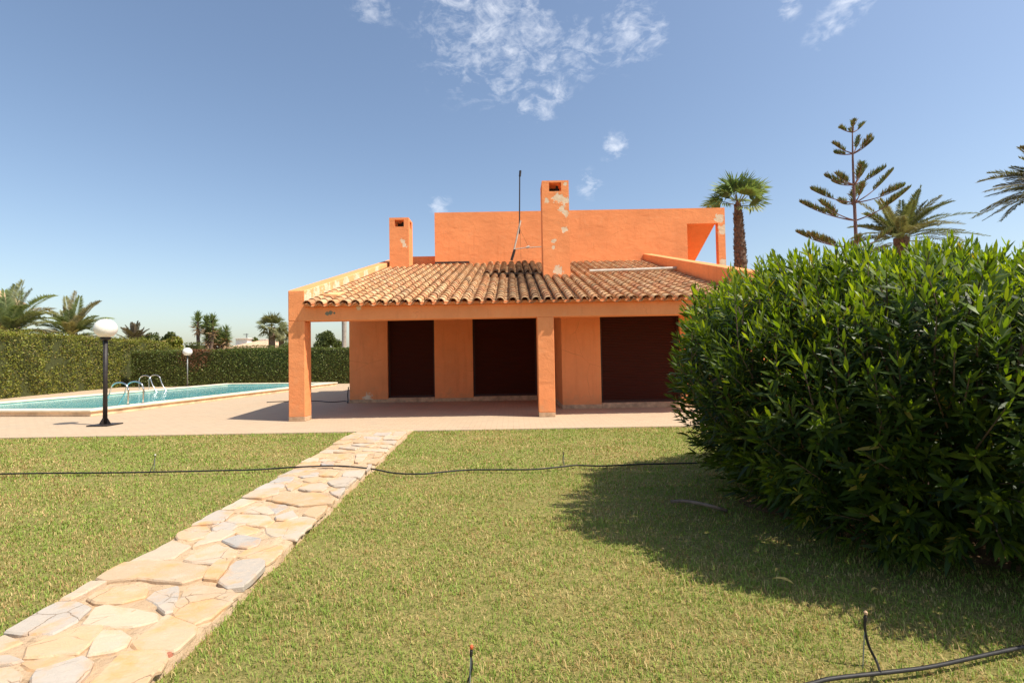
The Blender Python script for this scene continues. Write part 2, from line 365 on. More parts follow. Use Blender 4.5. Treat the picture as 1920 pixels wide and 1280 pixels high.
Z7 = [[(460,1095),(530,1040),(690,1003),(820,1003),(805,1060),(690,1150),(620,1110)],
 [(335,970),(470,925),(640,950),(620,1000),(540,1030),(440,1010)],
 [(100,1020),(250,900),(330,885),(440,900),(330,960),(160,1000)],
 [(-20,950),(-30,900),(90,850),(200,850),(235,890),(175,935),(60,960)],
 [(695,860),(730,840),(1000,770),(1100,790),(1020,890),(940,945),(800,935),(705,900)],
 [(425,890),(520,845),(630,870),(620,890),(500,925)],
 [(250,850),(370,810),(540,825),(440,848),(400,885),(270,885)],
 [(90,840),(300,725),(430,735),(310,825),(170,830)],
 [(375,800),(480,748),(700,758),(755,800),(685,850),(560,835)],
 [(480,738),(650,668),(695,690),(755,740),(700,748)],
 [(330,710),(490,622),(610,640),(460,700)],
 [(695,690),(740,668),(850,675),(875,692),(770,738),(722,720)],
 [(775,770),(910,720),(950,770),(860,800),(785,795)],
 [(1000,755),(1080,700),(1190,690),(1190,720),(1150,760),(1100,785)],
 [(695,640),(850,583),(960,600),(1080,583),(1250,630),(1230,668),(1100,678),(960,688),(850,662)],
 [(500,615),(600,562),(800,538),(790,590),(660,622)],
 [(850,510),(930,482),(990,500),(900,557),(870,552)],
 [(965,550),(1010,512),(1150,507),(1200,525),(1150,563),(1060,563)],
 [(1215,560),(1340,537),(1290,605),(1235,582)],
 [(1200,490),(1300,452),(1430,462),(1350,525),(1250,525)],
 [(1000,480),(1020,457),(1190,462),(1160,490),(1060,490)],
 [(720,490),(800,450),(950,432),(880,480),(830,490)],
 [(600,550),(700,502),(840,497),(830,530),(700,543)],
 [(960,440),(1010,412),(1120,412),(1110,438),(1000,448)], [(1130,440),(1200,403),(1280,412),(1250,445)],
 [(1320,440),(1340,402),(1500,398),(1460,450)], [(790,440),(900,392),(1110,377),(1040,395),(880,420)],
 [(930,365),(1000,332),(1140,332),(1120,360)], [(1145,345),(1180,332),(1250,337),(1240,355),(1155,357)],
 [(1280,355),(1310,322),(1410,327),(1380,358)], [(1420,330),(1430,270),(1530,262),(1490,310),(1450,335)],
 [(980,330),(1050,297),(1120,302),(1110,325)], [(1130,320),(1160,302),(1290,302),(1370,310),(1270,325)],
 [(1180,295),(1230,257),(1400,267),(1380,290),(1250,297)], [(1520,330),(1600,292),(1620,302),(1590,335)],
 [(1570,290),(1590,257),(1660,252),(1620,285)],
 [(1060,290),(1130,257),(1220,262),(1170,290)], [(1130,250),(1180,227),(1290,227),(1230,250)], [(1240,247),(1300,232),(1440,237),(1420,252)],
 [(1440,258),(1470,238),(1560,242),(1520,256)], [(1480,230),(1520,212),(1690,217),(1670,240)], [(1180,217),(1230,188),(1300,183),(1260,217)],
 [(1290,212),(1330,192),(1460,212),(1420,228)], [(1390,190),(1470,177),(1600,182),(1540,202)], [(1600,202),(1640,187),(1720,187),(1700,212)],
 [(1240,180),(1290,152),(1400,152),(1330,180)], [(1410,170),(1440,147),(1620,152),(1580,172)], [(1630,175),(1660,152),(1760,152),(1740,178)],
 [(1300,145),(1350,117),(1470,117),(1430,140)], [(1480,140),(1500,114),(1640,117),(1620,142)], [(1650,142),(1670,117),(1810,114),(1770,145)],
 [(1360,112),(1410,87),(1560,84),(1520,108)], [(1570,108),(1600,82),(1720,84),(1700,108)], [(1730,108),(1750,82),(1845,82),(1815,108)],
 [(1510,395),(1530,347),(1560,347),(1520,398)], [(1070,370),(1120,362),(1260,362),(1230,374)]]
ZP = .046
polys = [[gp(x/3.84, 1000+y/3.84, ZP) for x, y in P] for P in Z6] + [[gp(340+x/4.3636, 790+y/4.3636, ZP) for x, y in P] for P in Z7]
PL0, PL1 = gp(0, 1186, .04), gp(660, 810, .04); PR0, PR1 = gp(292, 1262, .04), gp(770, 808, .04)
def xl(y): return PL0.x+(PL1.x-PL0.x)*(y-PL0.y)/(PL1.y-PL0.y)
def xr(y): return PR0.x+(PR1.x-PR0.x)*(y-PR0.y)/(PR1.y-PR0.y)
for k in range(9):                             # the path goes on beside and behind the camera
    y0 = gp(0, 1275, ZP).y-.55-.48*(k//2); xa, xb = xl(y0), xr(y0); xm = xa+(xb-xa)*(.45+.1*(k % 3))
    a, b_ = (xa+.02, xm-.02) if k % 2 else (xm+.02, xb-.02)
    polys.append([Vector((a, y0+.03, 0)), Vector((b_, y0, 0)), Vector((b_+.02, y0+.42, 0)), Vector(((a+b_)/2, y0+.45, 0)), Vector((a, y0+.40, 0))])
tones = [(.52, .40, .28), (.51, .365, .23), (.51, .40, .285), (.46, .385, .30), (.53, .36, .21), (.53, .40, .275), (.42, .365, .30), (.51, .345, .20)]
GREY = {1+22, 11+22, 21+22, 28+22}
st = MB(); rs = random.Random(3)
def signed(p): return sum(p[i].x*p[(i+1) % len(p)].y-p[(i+1) % len(p)].x*p[i].y for i in range(len(p)))
for k, P in enumerate(polys):
    P = [Vector((q.x, q.y, 0)) for q in P]
    if signed(P) < 0: P.reverse()
    c = sum(P, Vector())/len(P)
    P = [c+(q-c)*(1+.016/max(.06, (q-c).length)) for q in P]
    Q = []                                     # round the corners, roughen the edges
    for i, q in enumerate(P):
        a, d = P[i-1], P[(i+1) % len(P)]
        Q += [q.lerp(a, .10), q.lerp(a, .025).lerp(d, .025), q.lerp(d, .10)]
        L = (d-q).length
        if L > .16:
            nrm = Vector((-(d-q).y, (d-q).x, 0)).normalized()
            mm = max(1, int(L/.11))
            Q += [q.lerp(d, (j+1)/(mm+1)*.78+.10)+nrm*rs.uniform(-.010, .008) for j in range(mm)]
    z0 = ZP+rs.uniform(-.012, .010); tx, ty = rs.uniform(-.016, .016), rs.uniform(-.016, .016)
    def zz(q, e=0): return z0+tx*(q.x-c.x)+ty*(q.y-c.y)-e
    col = (.37, .34, .30) if k in GREY else rs.choice(tones); j = rs.uniform(.92, 1.06); col = tuple(v*j for v in col)
    Q = [Vector((min(max(q.x, xl(q.y)+.005), xr(q.y)-.012+rs.uniform(-.012, .012)), q.y, 0)) for q in Q]
    n = len(Q); inn = [c+(q-c)*(1-min(.35, .010/max(.02, (q-c).length))) for q in Q]
    st.add([(q.x, q.y, .012) for q in Q]+[(q.x, q.y, zz(q, .008+rs.uniform(0, .004))) for q in Q]+[(q.x, q.y, zz(q)) for q in inn],
           [(i, (i+1) % n, (i+1) % n+n, i+n) for i in range(n)]+[(i+n, (i+1) % n+n, (i+1) % n+2*n, i+2*n) for i in range(n)]+[tuple(range(2*n, 3*n))], col)
bed = MB(); Ys = [0.3+(YT-.3)*k/60 for k in range(61)]; rs = random.Random(5); NX = 9
grid = []
for y in Ys:
    a, b_ = xl(y)+rs.uniform(.0, .05), xr(y)-.03+rs.uniform(-.03, .025)
    for k in range(NX):
        grid.append((a+(b_-a)*k/(NX-1), y, .031+rs.uniform(-.014, .008) if 0 < k < NX-1 else .012+rs.uniform(-.008, .004)))
nb = len(grid)
sk = [(grid[i*NX+k][0]+(-.02 if k == 0 else .02), grid[i*NX+k][1], -.06) for i in range(61) for k in (0, NX-1)]
bed.add(grid+sk, [(i*NX+k, i*NX+k+1, (i+1)*NX+k+1, (i+1)*NX+k) for i in range(60) for k in range(NX-1)] +
        [(i*NX, (i+1)*NX, nb+2*(i+1), nb+2*i) for i in range(60)]+[((i+1)*NX+NX-1, i*NX+NX-1, nb+2*i+1, nb+2*(i+1)+1) for i in range(60)])
path = bed.build('path', M_MORTAR); tag(path, kind='structure')
stones = st.build('paving_stones', M_STONE, path)
# ------------------------------------------------------------------ grass blades
def in_bed(X, Y, pad=.0):
    a = PL0.x+(PL1.x-PL0.x)*(Y-PL0.y)/(PL1.y-PL0.y); b = PR0.x+(PR1.x-PR0.x)*(Y-PR0.y)/(PR1.y-PR0.y)
    return (X > a+pad-.01) & (X < b-pad+.01)
def grass_zone(y0, y1, dens, h, w, seed, xpad=1.4):
    r = np.random.default_rng(seed)
    xm = y1*1.06+xpad
    n = int(dens*(y1-y0)*2*xm)
    Y = r.uniform(y0, y1, n); X = r.uniform(-xm, xm, n)
    k = (np.abs(X) < Y*1.06+xpad) & ~in_bed(X, Y, .065)
    dx, dy = X-BC.x-.15, Y-BC.y+.05
    d = np.sqrt((dx/1.6)**2+(dy/1.35)**2)
    k &= (d > 1) | (r.random(n) < (d-.72)*1.2)
    thin = wave(X, Y, 3.3, 41)+wave(X, Y, 9, 42)*.7
    thin2 = wave(X, Y, 38, 49)
    k &= r.random(n) < np.clip(1.0-.38*np.clip(thin-.15, 0, 1)-.5*np.clip(thin2-.1, 0, 1), .18, 1)
    return X[k], Y[k], r, h, w
Vs, Fs, Cs, base = [], [], [], 0
for args in ((.5, 2.0, 3000, .028, .0036, 1), (2.0, 3.2, 8000, .029, .0034, 2), (3.2, 4.6, 4900, .029, .0042, 3), (4.6, 6.6, 2900, .029, .0056, 4), (6.6, YT-.01, 1600, .030, .0085, 5)):
    X, Y, r, h, w = grass_zone(*args); n = len(X)
    H = h*r.uniform(.35, 1.35, n)*(1+.2*wave(X, Y, 5, 43)+.24*wave(X, Y, 38, 48)); edge = (Y > YT-.35); H = np.where(edge, H*1.15, H)
    a = r.uniform(0, 2*np.pi, n); lean = r.uniform(.2, 1.25, n); wd = w*r.uniform(.8, 1.6, n)
    dx, dy = np.cos(a), np.sin(a); px, py = -dy*wd/2, dx*wd/2
    z0 = np.full(n, -.037)
    V = np.empty((n, 5, 3), np.float32)
    m1x, m1y, m1z = X+dx*H*lean*.3, Y+dy*H*lean*.3, z0+H*.62
    V[:, 0] = np.stack([X-px, Y-py, z0], 1); V[:, 1] = np.stack([X+px, Y+py, z0], 1)
    V[:, 2] = np.stack([m1x+px*.8, m1y+py*.8, m1z], 1); V[:, 3] = np.stack([m1x-px*.8, m1y-py*.8, m1z], 1)
    V[:, 4] = np.stack([X+dx*H*lean, Y+dy*H*lean, z0+H*(1.08-.33*lean)], 1)
    i = base+5*np.arange(n)[:, None]
    Fs.append((i+np.array([[0, 1, 2]]))); Fs.append((i+np.array([[0, 2, 3]]))); Fs.append((i+np.array([[3, 2, 4]])))
    g1, g2 = np.array([.165, .25, .036]), np.array([.325, .395, .075]); s1, s2 = np.array([.62, .49, .21]), np.array([.38, .22, .09])
    u = r.random(n)[:, None]; v = r.random(n)[:, None]
    gr = g1*(1-u)+g2*u; sr = s1*(1-v)+s2*v
    dry = np.clip(.30+.26*wave(X, Y, 1.7, 44)+.19*wave(X, Y, 6, 45)+.22*wave(X, Y, 22, 46)+.2*wave(X, Y, 60, 47), .04, .9)
    c = np.where((r.random(n) < dry)[:, None], sr, gr)
    Cs.append(np.repeat(c, 5, 0)); Vs.append(V.reshape(-1, 3)); base += 5*n
print('grass blades', base//5)
tag(obj_np('grass', np.concatenate(Vs), np.concatenate(Fs), M_GRASS, None, np.concatenate(Cs)), kind='stuff')
# ------------------------------------------------------------------ house
house = empty('house', (0, 17, 0), 'orange stucco villa with a tiled porch roof and closed brown shutters', 'house')
ZB = 2.44
XL0, XL1 = -5.47, -5.07
wall = MB(); YW = 17.0; bx0_ = 2.0
xs = [-5.52, dp(727, 700, YW).x, dp(815, 700, YW).x, dp(887, 700, YW).x, dp(1007, 700, YW).x, 2.0]
HT = 2.98
for i in (0, 2, 4): wall.box(xs[i], xs[i+1], YW, YW+.25, 0, HT)
wall.box(xs[0], bx0_, YW+.001, YW+.25, HT, roofz(YW)-.05)
wall.box(-5.52, -5.27, YW+.25, 27, 0, roofz(YW)-.1)               # left side wall
wall.box(-5.27, 9.1, 26.75, 27, 0, 4.4)                           # back
wall.build('wall', M_ST, house)
YB = 14.0
bx = [dp(1054, 700, YB).x, dp(1127, 700, YB).x, dp(1277, 700, YB).x, 9.1]
HT = 2.76
w2 = MB(); w2.box(bx[0], bx[1], YB, YB+.3, 0, HT); w2.box(bx[2], bx[3], YB, YB+.3, 0, HT)
w2.box(bx[0], 5.7, YB+.001, YB+.3, HT, roofz(YB)-.05)
w2.box(bx[0], bx[0]+.3, YB+.3, YW, 0, roofz(YB)-.05)
w2.box(8.85, 9.1, YB+.3, YU+.28, 0, 2.76); w2.box(8.85, 9.1, YU+.28, 26.75, 0, 4.0); 
w2.build('wall', M_ST, house)
def plinth(*b):
    q = MB(); q.box(*b); q.build('plinth', M_PLINTH, house, bevel=.006)
for i in (0, 2, 4): plinth(xs[i]-.012, xs[i+1]+(.012 if i < 4 else -.6), YW-.014, YW+.05, 0, .115)
plinth(bx[0]-.012, bx[1]+.012, YB-.014, YB+.05, 0, .115); plinth(bx[0]-.014, bx[0]+.05, YB+.051, YW-.02, 0, .115); plinth(bx[2]-.012, bx[3], YB-.014, YB+.05, 0, .115)
def shutter(x0, x1, y, HT):
    d = MB(); d.box(x0+.06, x1-.06, y+.13, y+.17, .16, HT)
    o = d.build('shutter', M_SHUT, house)
    q_ = MB(); q_.box(x0+.062, x1-.062, y+.118, y+.176, .152, .215); q_.build('bottom_bar', M_BAR, o)
    for a_ in (x0, x1-.06):
        f = MB(); f.box(a_, a_+.06, y+.10, y+.20, .15, HT); f.build('frame', M_BAR, o)
    s = MB(); s.box(x0+.013, x1-.013, y-.03, y+.25, 0, .15); s.build('sill', M_PLINTH, o, bevel=.01)
shutter(xs[1], xs[2], YW, 2.98); shutter(xs[3], xs[4], YW, 2.98); shutter(bx[1], bx[2], YB, 2.76)
def column(x0, x1):
    c = MB(); c.box(x0, x1, YC, YC+.40, .105, ZB); o = c.build('column', M_ST, house, bevel=.014)
    q = MB(); q.box(x0-.002, x1+.002, YC-.002, YC+.402, 0, .105); q.build('plinth', M_PLINTH, o, bevel=.012)
column(XL0, XL1); column(dp(1009, 690, YC).x, dp(1040, 690, YC).x); column(5.55, 5.95)
bm_ = MB(); bm_.box(XL0, 6.1, YC-.001, YC+.40, ZB, ZE-.02); bm_.build('beam', M_ST, house, bevel=.012)
cl_ = MB()
a = YC+.4
cl_.hexa([(XL1-.2, a, roofz(a)-.22), (5.9, a, roofz(a)-.22), (5.9, YU, roofz(YU)-.22), (XL1-.2, YU, roofz(YU)-.22),
          (XL1-.2, a, roofz(a)-.07), (5.9, a, roofz(a)-.07), (5.9, YU, roofz(YU)-.07), (XL1-.2, YU, roofz(YU)-.07)])
cl_.hexa([(XL1-.2, YC+.01, ZE-.025), (5.9, YC+.01, ZE-.025), (5.9, a, roofz(a)-.2), (XL1-.2, a, roofz(a)-.2),
          (XL1-.2, YC+.01, roofz(YC)-.01), (5.9, YC+.01, roofz(YC)-.01), (5.9, a, roofz(a)-.07), (XL1-.2, a, roofz(a)-.07)])
cl_.build('ceiling', M_ST, house)
# parapets
def parapet(x0, x1, y0, y1, za, zb, mat):
    q = MB(); zl0, zl1 = (ZB if y0 < 12.3 else 2.6), 4.0
    q.hexa([(x0, y0, zl0), (x1, y0, zl0), (x1, y1, zl1), (x0, y1, zl1), (x0, y0, za), (x1, y0, za), (x1, y1, zb), (x0, y1, zb)])
    return q.build('parapet', mat, house, bevel=.02)
q = parapet(XL0-.003, XL1+.003, YC-.004, 22.3, 3.19, 3.19+.268*10.05, M_ST)
q.data.materials.append(M_CREAM)
for pgn in q.data.polygons:
    if pgn.normal.x > .9: pgn.material_index = 1
parapet(5.72, 6.10, YC-.004, YU, 3.48, 3.48+.25*(YU-YC), M_ST)
# roof tiles
T = MB(); rt = random.Random(21); SP = .2925; ncol = int((5.72-XL1)/SP); EXP = .335; TL = .43
ncrs = int((YU-YE)*math.hypot(1, SL)/EXP)+1
cs = 1/math.hypot(1, SL); sn = SL*cs
tcol = [(.58, .31, .145), (.60, .35, .175), (.55, .28, .13), (.60, .38, .20), (.58, .335, .165), (.51, .245, .12), (.58, .35, .19)]
def tile(xc, u, rad0, rad1, lift0, lift1, up, col, yaw, step, thick=.016, NS=7):
    vs = []
    for (uu, rr, lf) in ((u, rad0, lift0), (u+TL, rad1, lift1), (u-.001, rad0-thick, lift0)):
        for k in range(NS+1):
            a = math.pi*k/NS
            x = xc+math.cos(a)*rr+(uu-u)*yaw
            zl = (math.sin(a)*rr*.92 if up else -math.sin(a)*rr*.62+.055)+lf+step
            vs.append((x, YE+uu*cs-zl*sn, ZE+uu*sn+zl*cs))
    n = NS+1
    fs = [(k, k+1, n+k+1, n+k) for k in range(NS)]+[(k+1, k, 2*n+k, 2*n+k+1) for k in range(NS)]
    T.add(vs, fs, col)
for i in range(ncol+1):
    xc = XL1+.13+i*SP; wob = rt.uniform(-.012, .012)
    for j in range(ncrs):
        u = j*EXP-.02+rt.uniform(-.014, .014); y = YE+u*cs
        if y > YU-.05: continue
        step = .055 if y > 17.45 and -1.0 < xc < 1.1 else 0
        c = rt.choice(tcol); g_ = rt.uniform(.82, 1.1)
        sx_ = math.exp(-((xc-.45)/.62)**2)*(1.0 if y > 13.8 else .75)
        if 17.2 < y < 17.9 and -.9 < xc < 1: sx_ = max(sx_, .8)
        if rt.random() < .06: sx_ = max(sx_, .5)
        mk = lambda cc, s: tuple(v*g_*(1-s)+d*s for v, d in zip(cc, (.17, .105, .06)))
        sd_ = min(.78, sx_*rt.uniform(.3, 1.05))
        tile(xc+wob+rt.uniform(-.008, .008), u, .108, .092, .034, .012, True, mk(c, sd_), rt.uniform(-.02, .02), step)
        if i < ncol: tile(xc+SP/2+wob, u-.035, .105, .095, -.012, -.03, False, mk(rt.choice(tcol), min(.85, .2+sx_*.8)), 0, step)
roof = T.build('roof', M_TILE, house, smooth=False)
fl = MB(); fl.box(XL1+.01, 5.71, YE+.06, YC-.003, ZE-.012, ZE+.05); fl.build('mortar', M_ST, roof)
mbk = MB(); mbk.hexa([(-4.80, 12.85, 2.9), (-4.45, 12.85, 2.9), (-4.45, 13.4, 3.0), (-4.80, 13.4, 3.0), (-4.8, 12.85, roofz(12.85)+.17), (-4.45, 12.85, roofz(12.85)+.15), (-4.45, 13.4, roofz(13.4)+.13), (-4.8, 13.4, roofz(13.4)+.13)])
mbk.build('mortar', M_CREAM, roof, bevel=.015)
# chimneys
def chimney(x0, x1, y0, y1, zt, wx0, wx1, wz0, wz1):
    c = MB(); zb = roofz(y0)-.3
    c.box(x0, x1, y0, y1, zb, wz0)
    for a, b_ in ((x0, wx0), (wx1, x1)):
        c.box(a, b_, y0, y0+(wx0-x0), wz0, wz1); c.box(a, b_, y1-(wx0-x0), y1, wz0, wz1)
    c.box(x0, x1, y0, y1, wz1, zt)
    o = c.build('chimney', M_ST, roof)
    fl = MB(); fl.box((x0+x1)/2+.05, (x0+x1)/2+.13, y0+.35, y0+.5, wz0, wz1); fl.box(x0+.14, x1-.14, y1-.2, y1-.16, wz0+.10, wz1)
    fl.build('flue', M_IRON, o)
A, B = dp(1017.5, 430, YCH), dp(1068, 430, YCH); tz = dp(1042, 338.5, YCH).z
wa, wb = dp(1031, 350, YCH), dp(1053.5, 350, YCH)
chimney(A.x, B.x, YCH, YCH+.85, tz, A.x+.24, A.x+.65, dp(1042, 358.5, YCH).z, dp(1042, 342, YCH).z)
A, B = dp(730, 450, YCL), dp(766.5, 450, YCL); tz = dp(748, 408, YCL).z
chimney(A.x, B.x, YCL, YCL+.8, tz, A.x+.22, A.x+.60, dp(748, 425, YCL).z, dp(748, 412, YCL).z)
# upper storey
u0, u1 = dp(815, 440, YU).x, dp(1360, 440, YU).x; uz = dp(1090, 394, YU).z
o0, o1 = dp(1289, 450, YU).x, dp(1347, 450, YU).x; oz = dp(1315, 419, YU).z
up = MB(); up.box(u0, o0, YU, YU+.28, 3.8, uz); up.box(o0, o1, YU, YU+.28, oz, uz); up.box(o1, u1, YU, YU+.28, 3.8, uz)
up.box(o0-.25, o0, YU+.28, 25.2, 3.8, oz-.35)                    # inner wall of the loggia
up.box(u0, u0+.25, YU+.28, 25.2, 3.8, uz-.4)
up.hexa([(o0-.1, YU+.28, 4.0), (u1, YU+.28, 4.0), (u1, 26.7, 4.0), (o0-.1, 26.7, 4.0), (o0-.1, YU+.28, 4.2), (u1, YU+.28, 4.2), (u1, 26.7, 4.2), (o0-.1, 26.7, 4.2)])
up.build('upper_storey', M_ST, house)
sl = MB(); e0, e1 = dp(1347, 419, YU+.28).z, dp(1303, 489, 24.3).z; kk = (e0-e1)/(24.3-YU-.28); ye = 25.4
sl.hexa([(u0+.25, YU+.28, e0), (o1, YU+.28, e0), (o1, ye, e0-kk*(ye-YU-.28)), (u0+.25, ye, e0-kk*(ye-YU-.28)),
         (u0+.25, YU+.28, e0+.2), (o1, YU+.28, e0+.2), (o1, ye, e0+.2-kk*(ye-YU-.28)), (u0+.25, ye, e0+.2-kk*(ye-YU-.28))])
sl.build('sloping_soffit', M_ST, house)
lw = MB(); zz_ = dp(795, 480.5, 22.0).z
lw.box(XL1, u0, 22.0, 22.3, 3.8, zz_); lw.build('parapet', M_ST, house, bevel=.015)
fl = MB(); fl.box(u0, dp(880, 489, YU).x, YU-.03, YU-.002, roofz(YU)+.10, roofz(YU)+.17); fl.build('flashing', M_IRON, roof)
# things on the roof
YA = 20.6
an = empty('antenna_mast', dp(959, 486, YA), 'thin dark aerial mast bent at the middle, stayed beside the tall chimney', 'antenna')
k0, k1, k2 = dp(959, 488, YA), dp(974, 425, YA), dp(974.5, 321, YA)
q = MB(); q.tube([k1-Vector((0, 0, .3)), k1, k2], .026, 8); q.tube([k2-Vector((0, 0, .22)), k2+Vector((.03, 0, .02))], .045, 8); q.build('mast', M_IRON, an)
q = MB(); q.tube([k0, dp(967, 455, YA), k1+Vector((.05, 0, .25))], .035, 8); q.build('support_pole', M_PIPE, an)
q = MB(); q.tube([k0, dp(962, 478, YA), dp(965, 468, YA)], .055, 8); q.build('clamp', M_IRON, an)
q = MB(); q.tube([dp(966, 467, YA), dp(985, 464.5, YA), dp(1018, 462.5, YA-.2)], .018, 6); q.tube([dp(987, 464.5, YA), dp(993, 462, YA)], .05, 6); q.build('stay_rod', M_PIPE, an)
for e in ((977, 487), (991, 463)):
    q = MB(); q.tube([dp(975, 430, YA), dp(e[0], e[1], YA)], .0045, 5); q.build('guy_wire', M_IRON, an)
def on_roof(px, py, h):
    d = ray(px, py); k = (ZE-SL*YE+h-EYE)/(d.z-SL*d.y); return CAM+d*k
pa, pb = on_roof(1105, 508, .20), on_roof(1276, 502, .20)
q = MB(); q.tube([pa, pa.lerp(pb, .5)+Vector((0, 0, -.01)), pb], .05, 10)
tag(q.build('pipe', M_PIPE, origin=pa), 'pale grey pipe lying across the tiles right of the tall chimney', 'pipe')
# ------------------------------------------------------------------ pool
ZPL = .19
P0 = gp(170, 768, ZPL); P1 = gp(500, 731, ZPL)
dv = (P1-P0); dv.z = 0; dv.normalize()
pv = Vector((-dv.y, dv.x, 0))                  # towards the left of the pool
PLEN = (gp(650, 716, ZPL)-P0).length; PWID = 6.9
def pq(a, b, z=0.0): q = P0+dv*a+pv*b; return (q.x, q.y, z)
pool = empty('swimming_pool', pq(PLEN/2, PWID/2), 'raised swimming pool with a cream stone coping beside the terrace', 'pool')
NL = PLEN
def ring(m, o, i, z0, z1):
    ob = [(o, o), (NL-o, o), (NL-o, PWID-o), (o, PWID-o)]; ib = [(i, i), (NL-i, i), (NL-i, PWID-i), (i, PWID-i)]
    vs = [pq(a, b, z) for z in (z0, z1) for a, b in ob+ib]
    fs = []
    for k in range(4):
        k2_ = (k+1) % 4
        fs += [(8+k, 8+k2_, 12+k2_, 12+k), (k, k2_, 4+k2_, 4+k), (k, k2_, 8+k2_, 8+k), (4+k, 4+k2_, 12+k2_, 12+k)]
    m.add(vs, fs)
q = MB(); ring(q, -.03, .42, .125, ZPL); q.build('coping', M_COPE, pool, bevel=.02)
q = MB(); ring(q, .02, .36, .003, .125); q.build('side_wall', M_POOLW, pool)
q = MB(); q.add([pq(a, b, z) for z in (.004, .12) for a, b in ((.361, .361), (NL-.361, .361), (NL-.361, PWID-.361), (.361, PWID-.361))],
                [(0, 1, 2, 3), (0, 1, 5, 4), (1, 2, 6, 5), (2, 3, 7, 6), (3, 0, 4, 7)]); q.build('basin', M_BASIN, pool)
q = MB(); q.box(-.2, .2, -.01, .02, .14, ZPL-.005)
o = q.build('skimmer', M_IRON, pool); s_ = pq(NL-.43, PWID*.40); o.location = Vector(s_)-pool.location; o.rotation_euler.z = math.atan2(pv.y, pv.x)
q = MB(); q.add([pq(a, b, .118) for a, b in ((.36, .36), (NL-.36, .36), (NL-.36, PWID-.36), (.36, PWID-.36))], [(0, 1, 2, 3)])
tag(q.build('water', M_WATER), kind='structure')
def ladder(a, b, dirn, label):
    base = Vector(pq(a, b, ZPL)); L = empty('pool_ladder', base, label, 'ladder', 'steel ladders of the pool')
    dr = pv*dirn
    for s in (-.27, .27):
        c = base+dv*s
        pts = [c, c+dr*-.02+Vector((0, 0, .45))]
        for k in range(0, 9):
            th = math.pi*k/8; pts.append(c+dr*(.30-.30*math.cos(th))+Vector((0, 0, .50+.20*math.sin(th))))
        pts += [c+dr*.70+Vector((0, 0, .25)), c+dr*.92+Vector((0, 0, -.08)), c+dr*1.0+Vector((0, 0, -.17))]
        q = MB(); q.tube(spline(pts, 3), .022, 10); r_ = q.build('handrail', M_STEEL, L, smooth=True)
        q = MB(); q.lathe([(.05, 0), (.05, .012), (.03, .02)], c, 14); q.build('flange', M_STEEL, r_)
    for z in (-.10,):
        q = MB(); c = base+dr*.93+Vector((0, 0, z+.02)); q.tube([c-dv*.27, c+dv*.27], .018, 8); q.build('tread', M_STEEL, L)
def pool_ab(v): d = v-P0; return d.x*dv.x+d.y*dv.y, d.x*pv.x+d.y*pv.y
a1, _ = pool_ab(gp(256, 756, ZPL)); ladder(a1-.24, .22, 1, 'steel pool ladder on the near coping, just right of the big lamp')
a2, _ = pool_ab(gp(274, 729, ZPL)); ladder(a2-.95, PWID-.22, -1, 'steel pool ladder on the far coping by the hedge')
# ------------------------------------------------------------------ lamps
def lamp(base, zc, rad, pr, label, plate):
    L = empty('garden_lamp', base, label, 'lamp', 'globe lamps on black posts')
    q = MB(); q.box(base.x-plate, base.x+plate, base.y-plate, base.y+plate, .003, .03); o = q.build('base_plate', M_IRON, L, bevel=.006)
    q = MB()
    for k in range(4):
        a = k*math.pi/2; d = Vector((math.cos(a), math.sin(a), 0)); w = Vector((-d.y, d.x, 0))*.006
        q.hexa([base+d*pr*.8-w+Vector((0, 0, .03)), base+d*(pr+.10)-w+Vector((0, 0, .03)), base+d*(pr+.10)+w+Vector((0, 0, .03)), base+d*pr*.8+w+Vector((0, 0, .03)),
                base+d*pr*.8-w+Vector((0, 0, .17)), base+d*(pr+.015)-w+Vector((0, 0, .17)), base+d*(pr+.015)+w+Vector((0, 0, .17)), base+d*pr*.8+w+Vector((0, 0, .17))])
    q.build('gusset', M_IRON, o)
    q = MB(); q.tube([base+Vector((0, 0, .03)), base+Vector((0, 0, zc-rad*.93))], pr, 14); q.build('post', M_IRON if pr > .03 else M_GREYMETAL, L, smooth=True)
    q = MB(); q.lathe([(pr*1.5, -.06), (rad*.45, -.03), (rad*.45, .02), (pr, .03)], (base.x, base.y, zc-rad*.93), 20); q.build('collar', M_IRON, L)
    prof = [(max(.002, rad*math.sin(math.pi*k/20)), -rad*.97*math.cos(math.pi*k/20)) for k in range(21)]
    q = MB(); q.lathe(prof, (base.x, base.y, zc), 36); q.build('globe', M_GLOBE, L, smooth=True)
B1 = gp(197, 797); lamp(B1, dp(195, 616, B1.y).z, .238, .047, 'big white globe lamp on a black post at the lawn side of the pool', .25)
B2 = gp(351.5, 724); lamp(Vector((dp(351.5, 700, 29.3).x, 29.3, 0)), dp(351, 659.5, 29.3).z, .25, .028, 'small far white globe lamp on a thin post before the back hedge', .12)
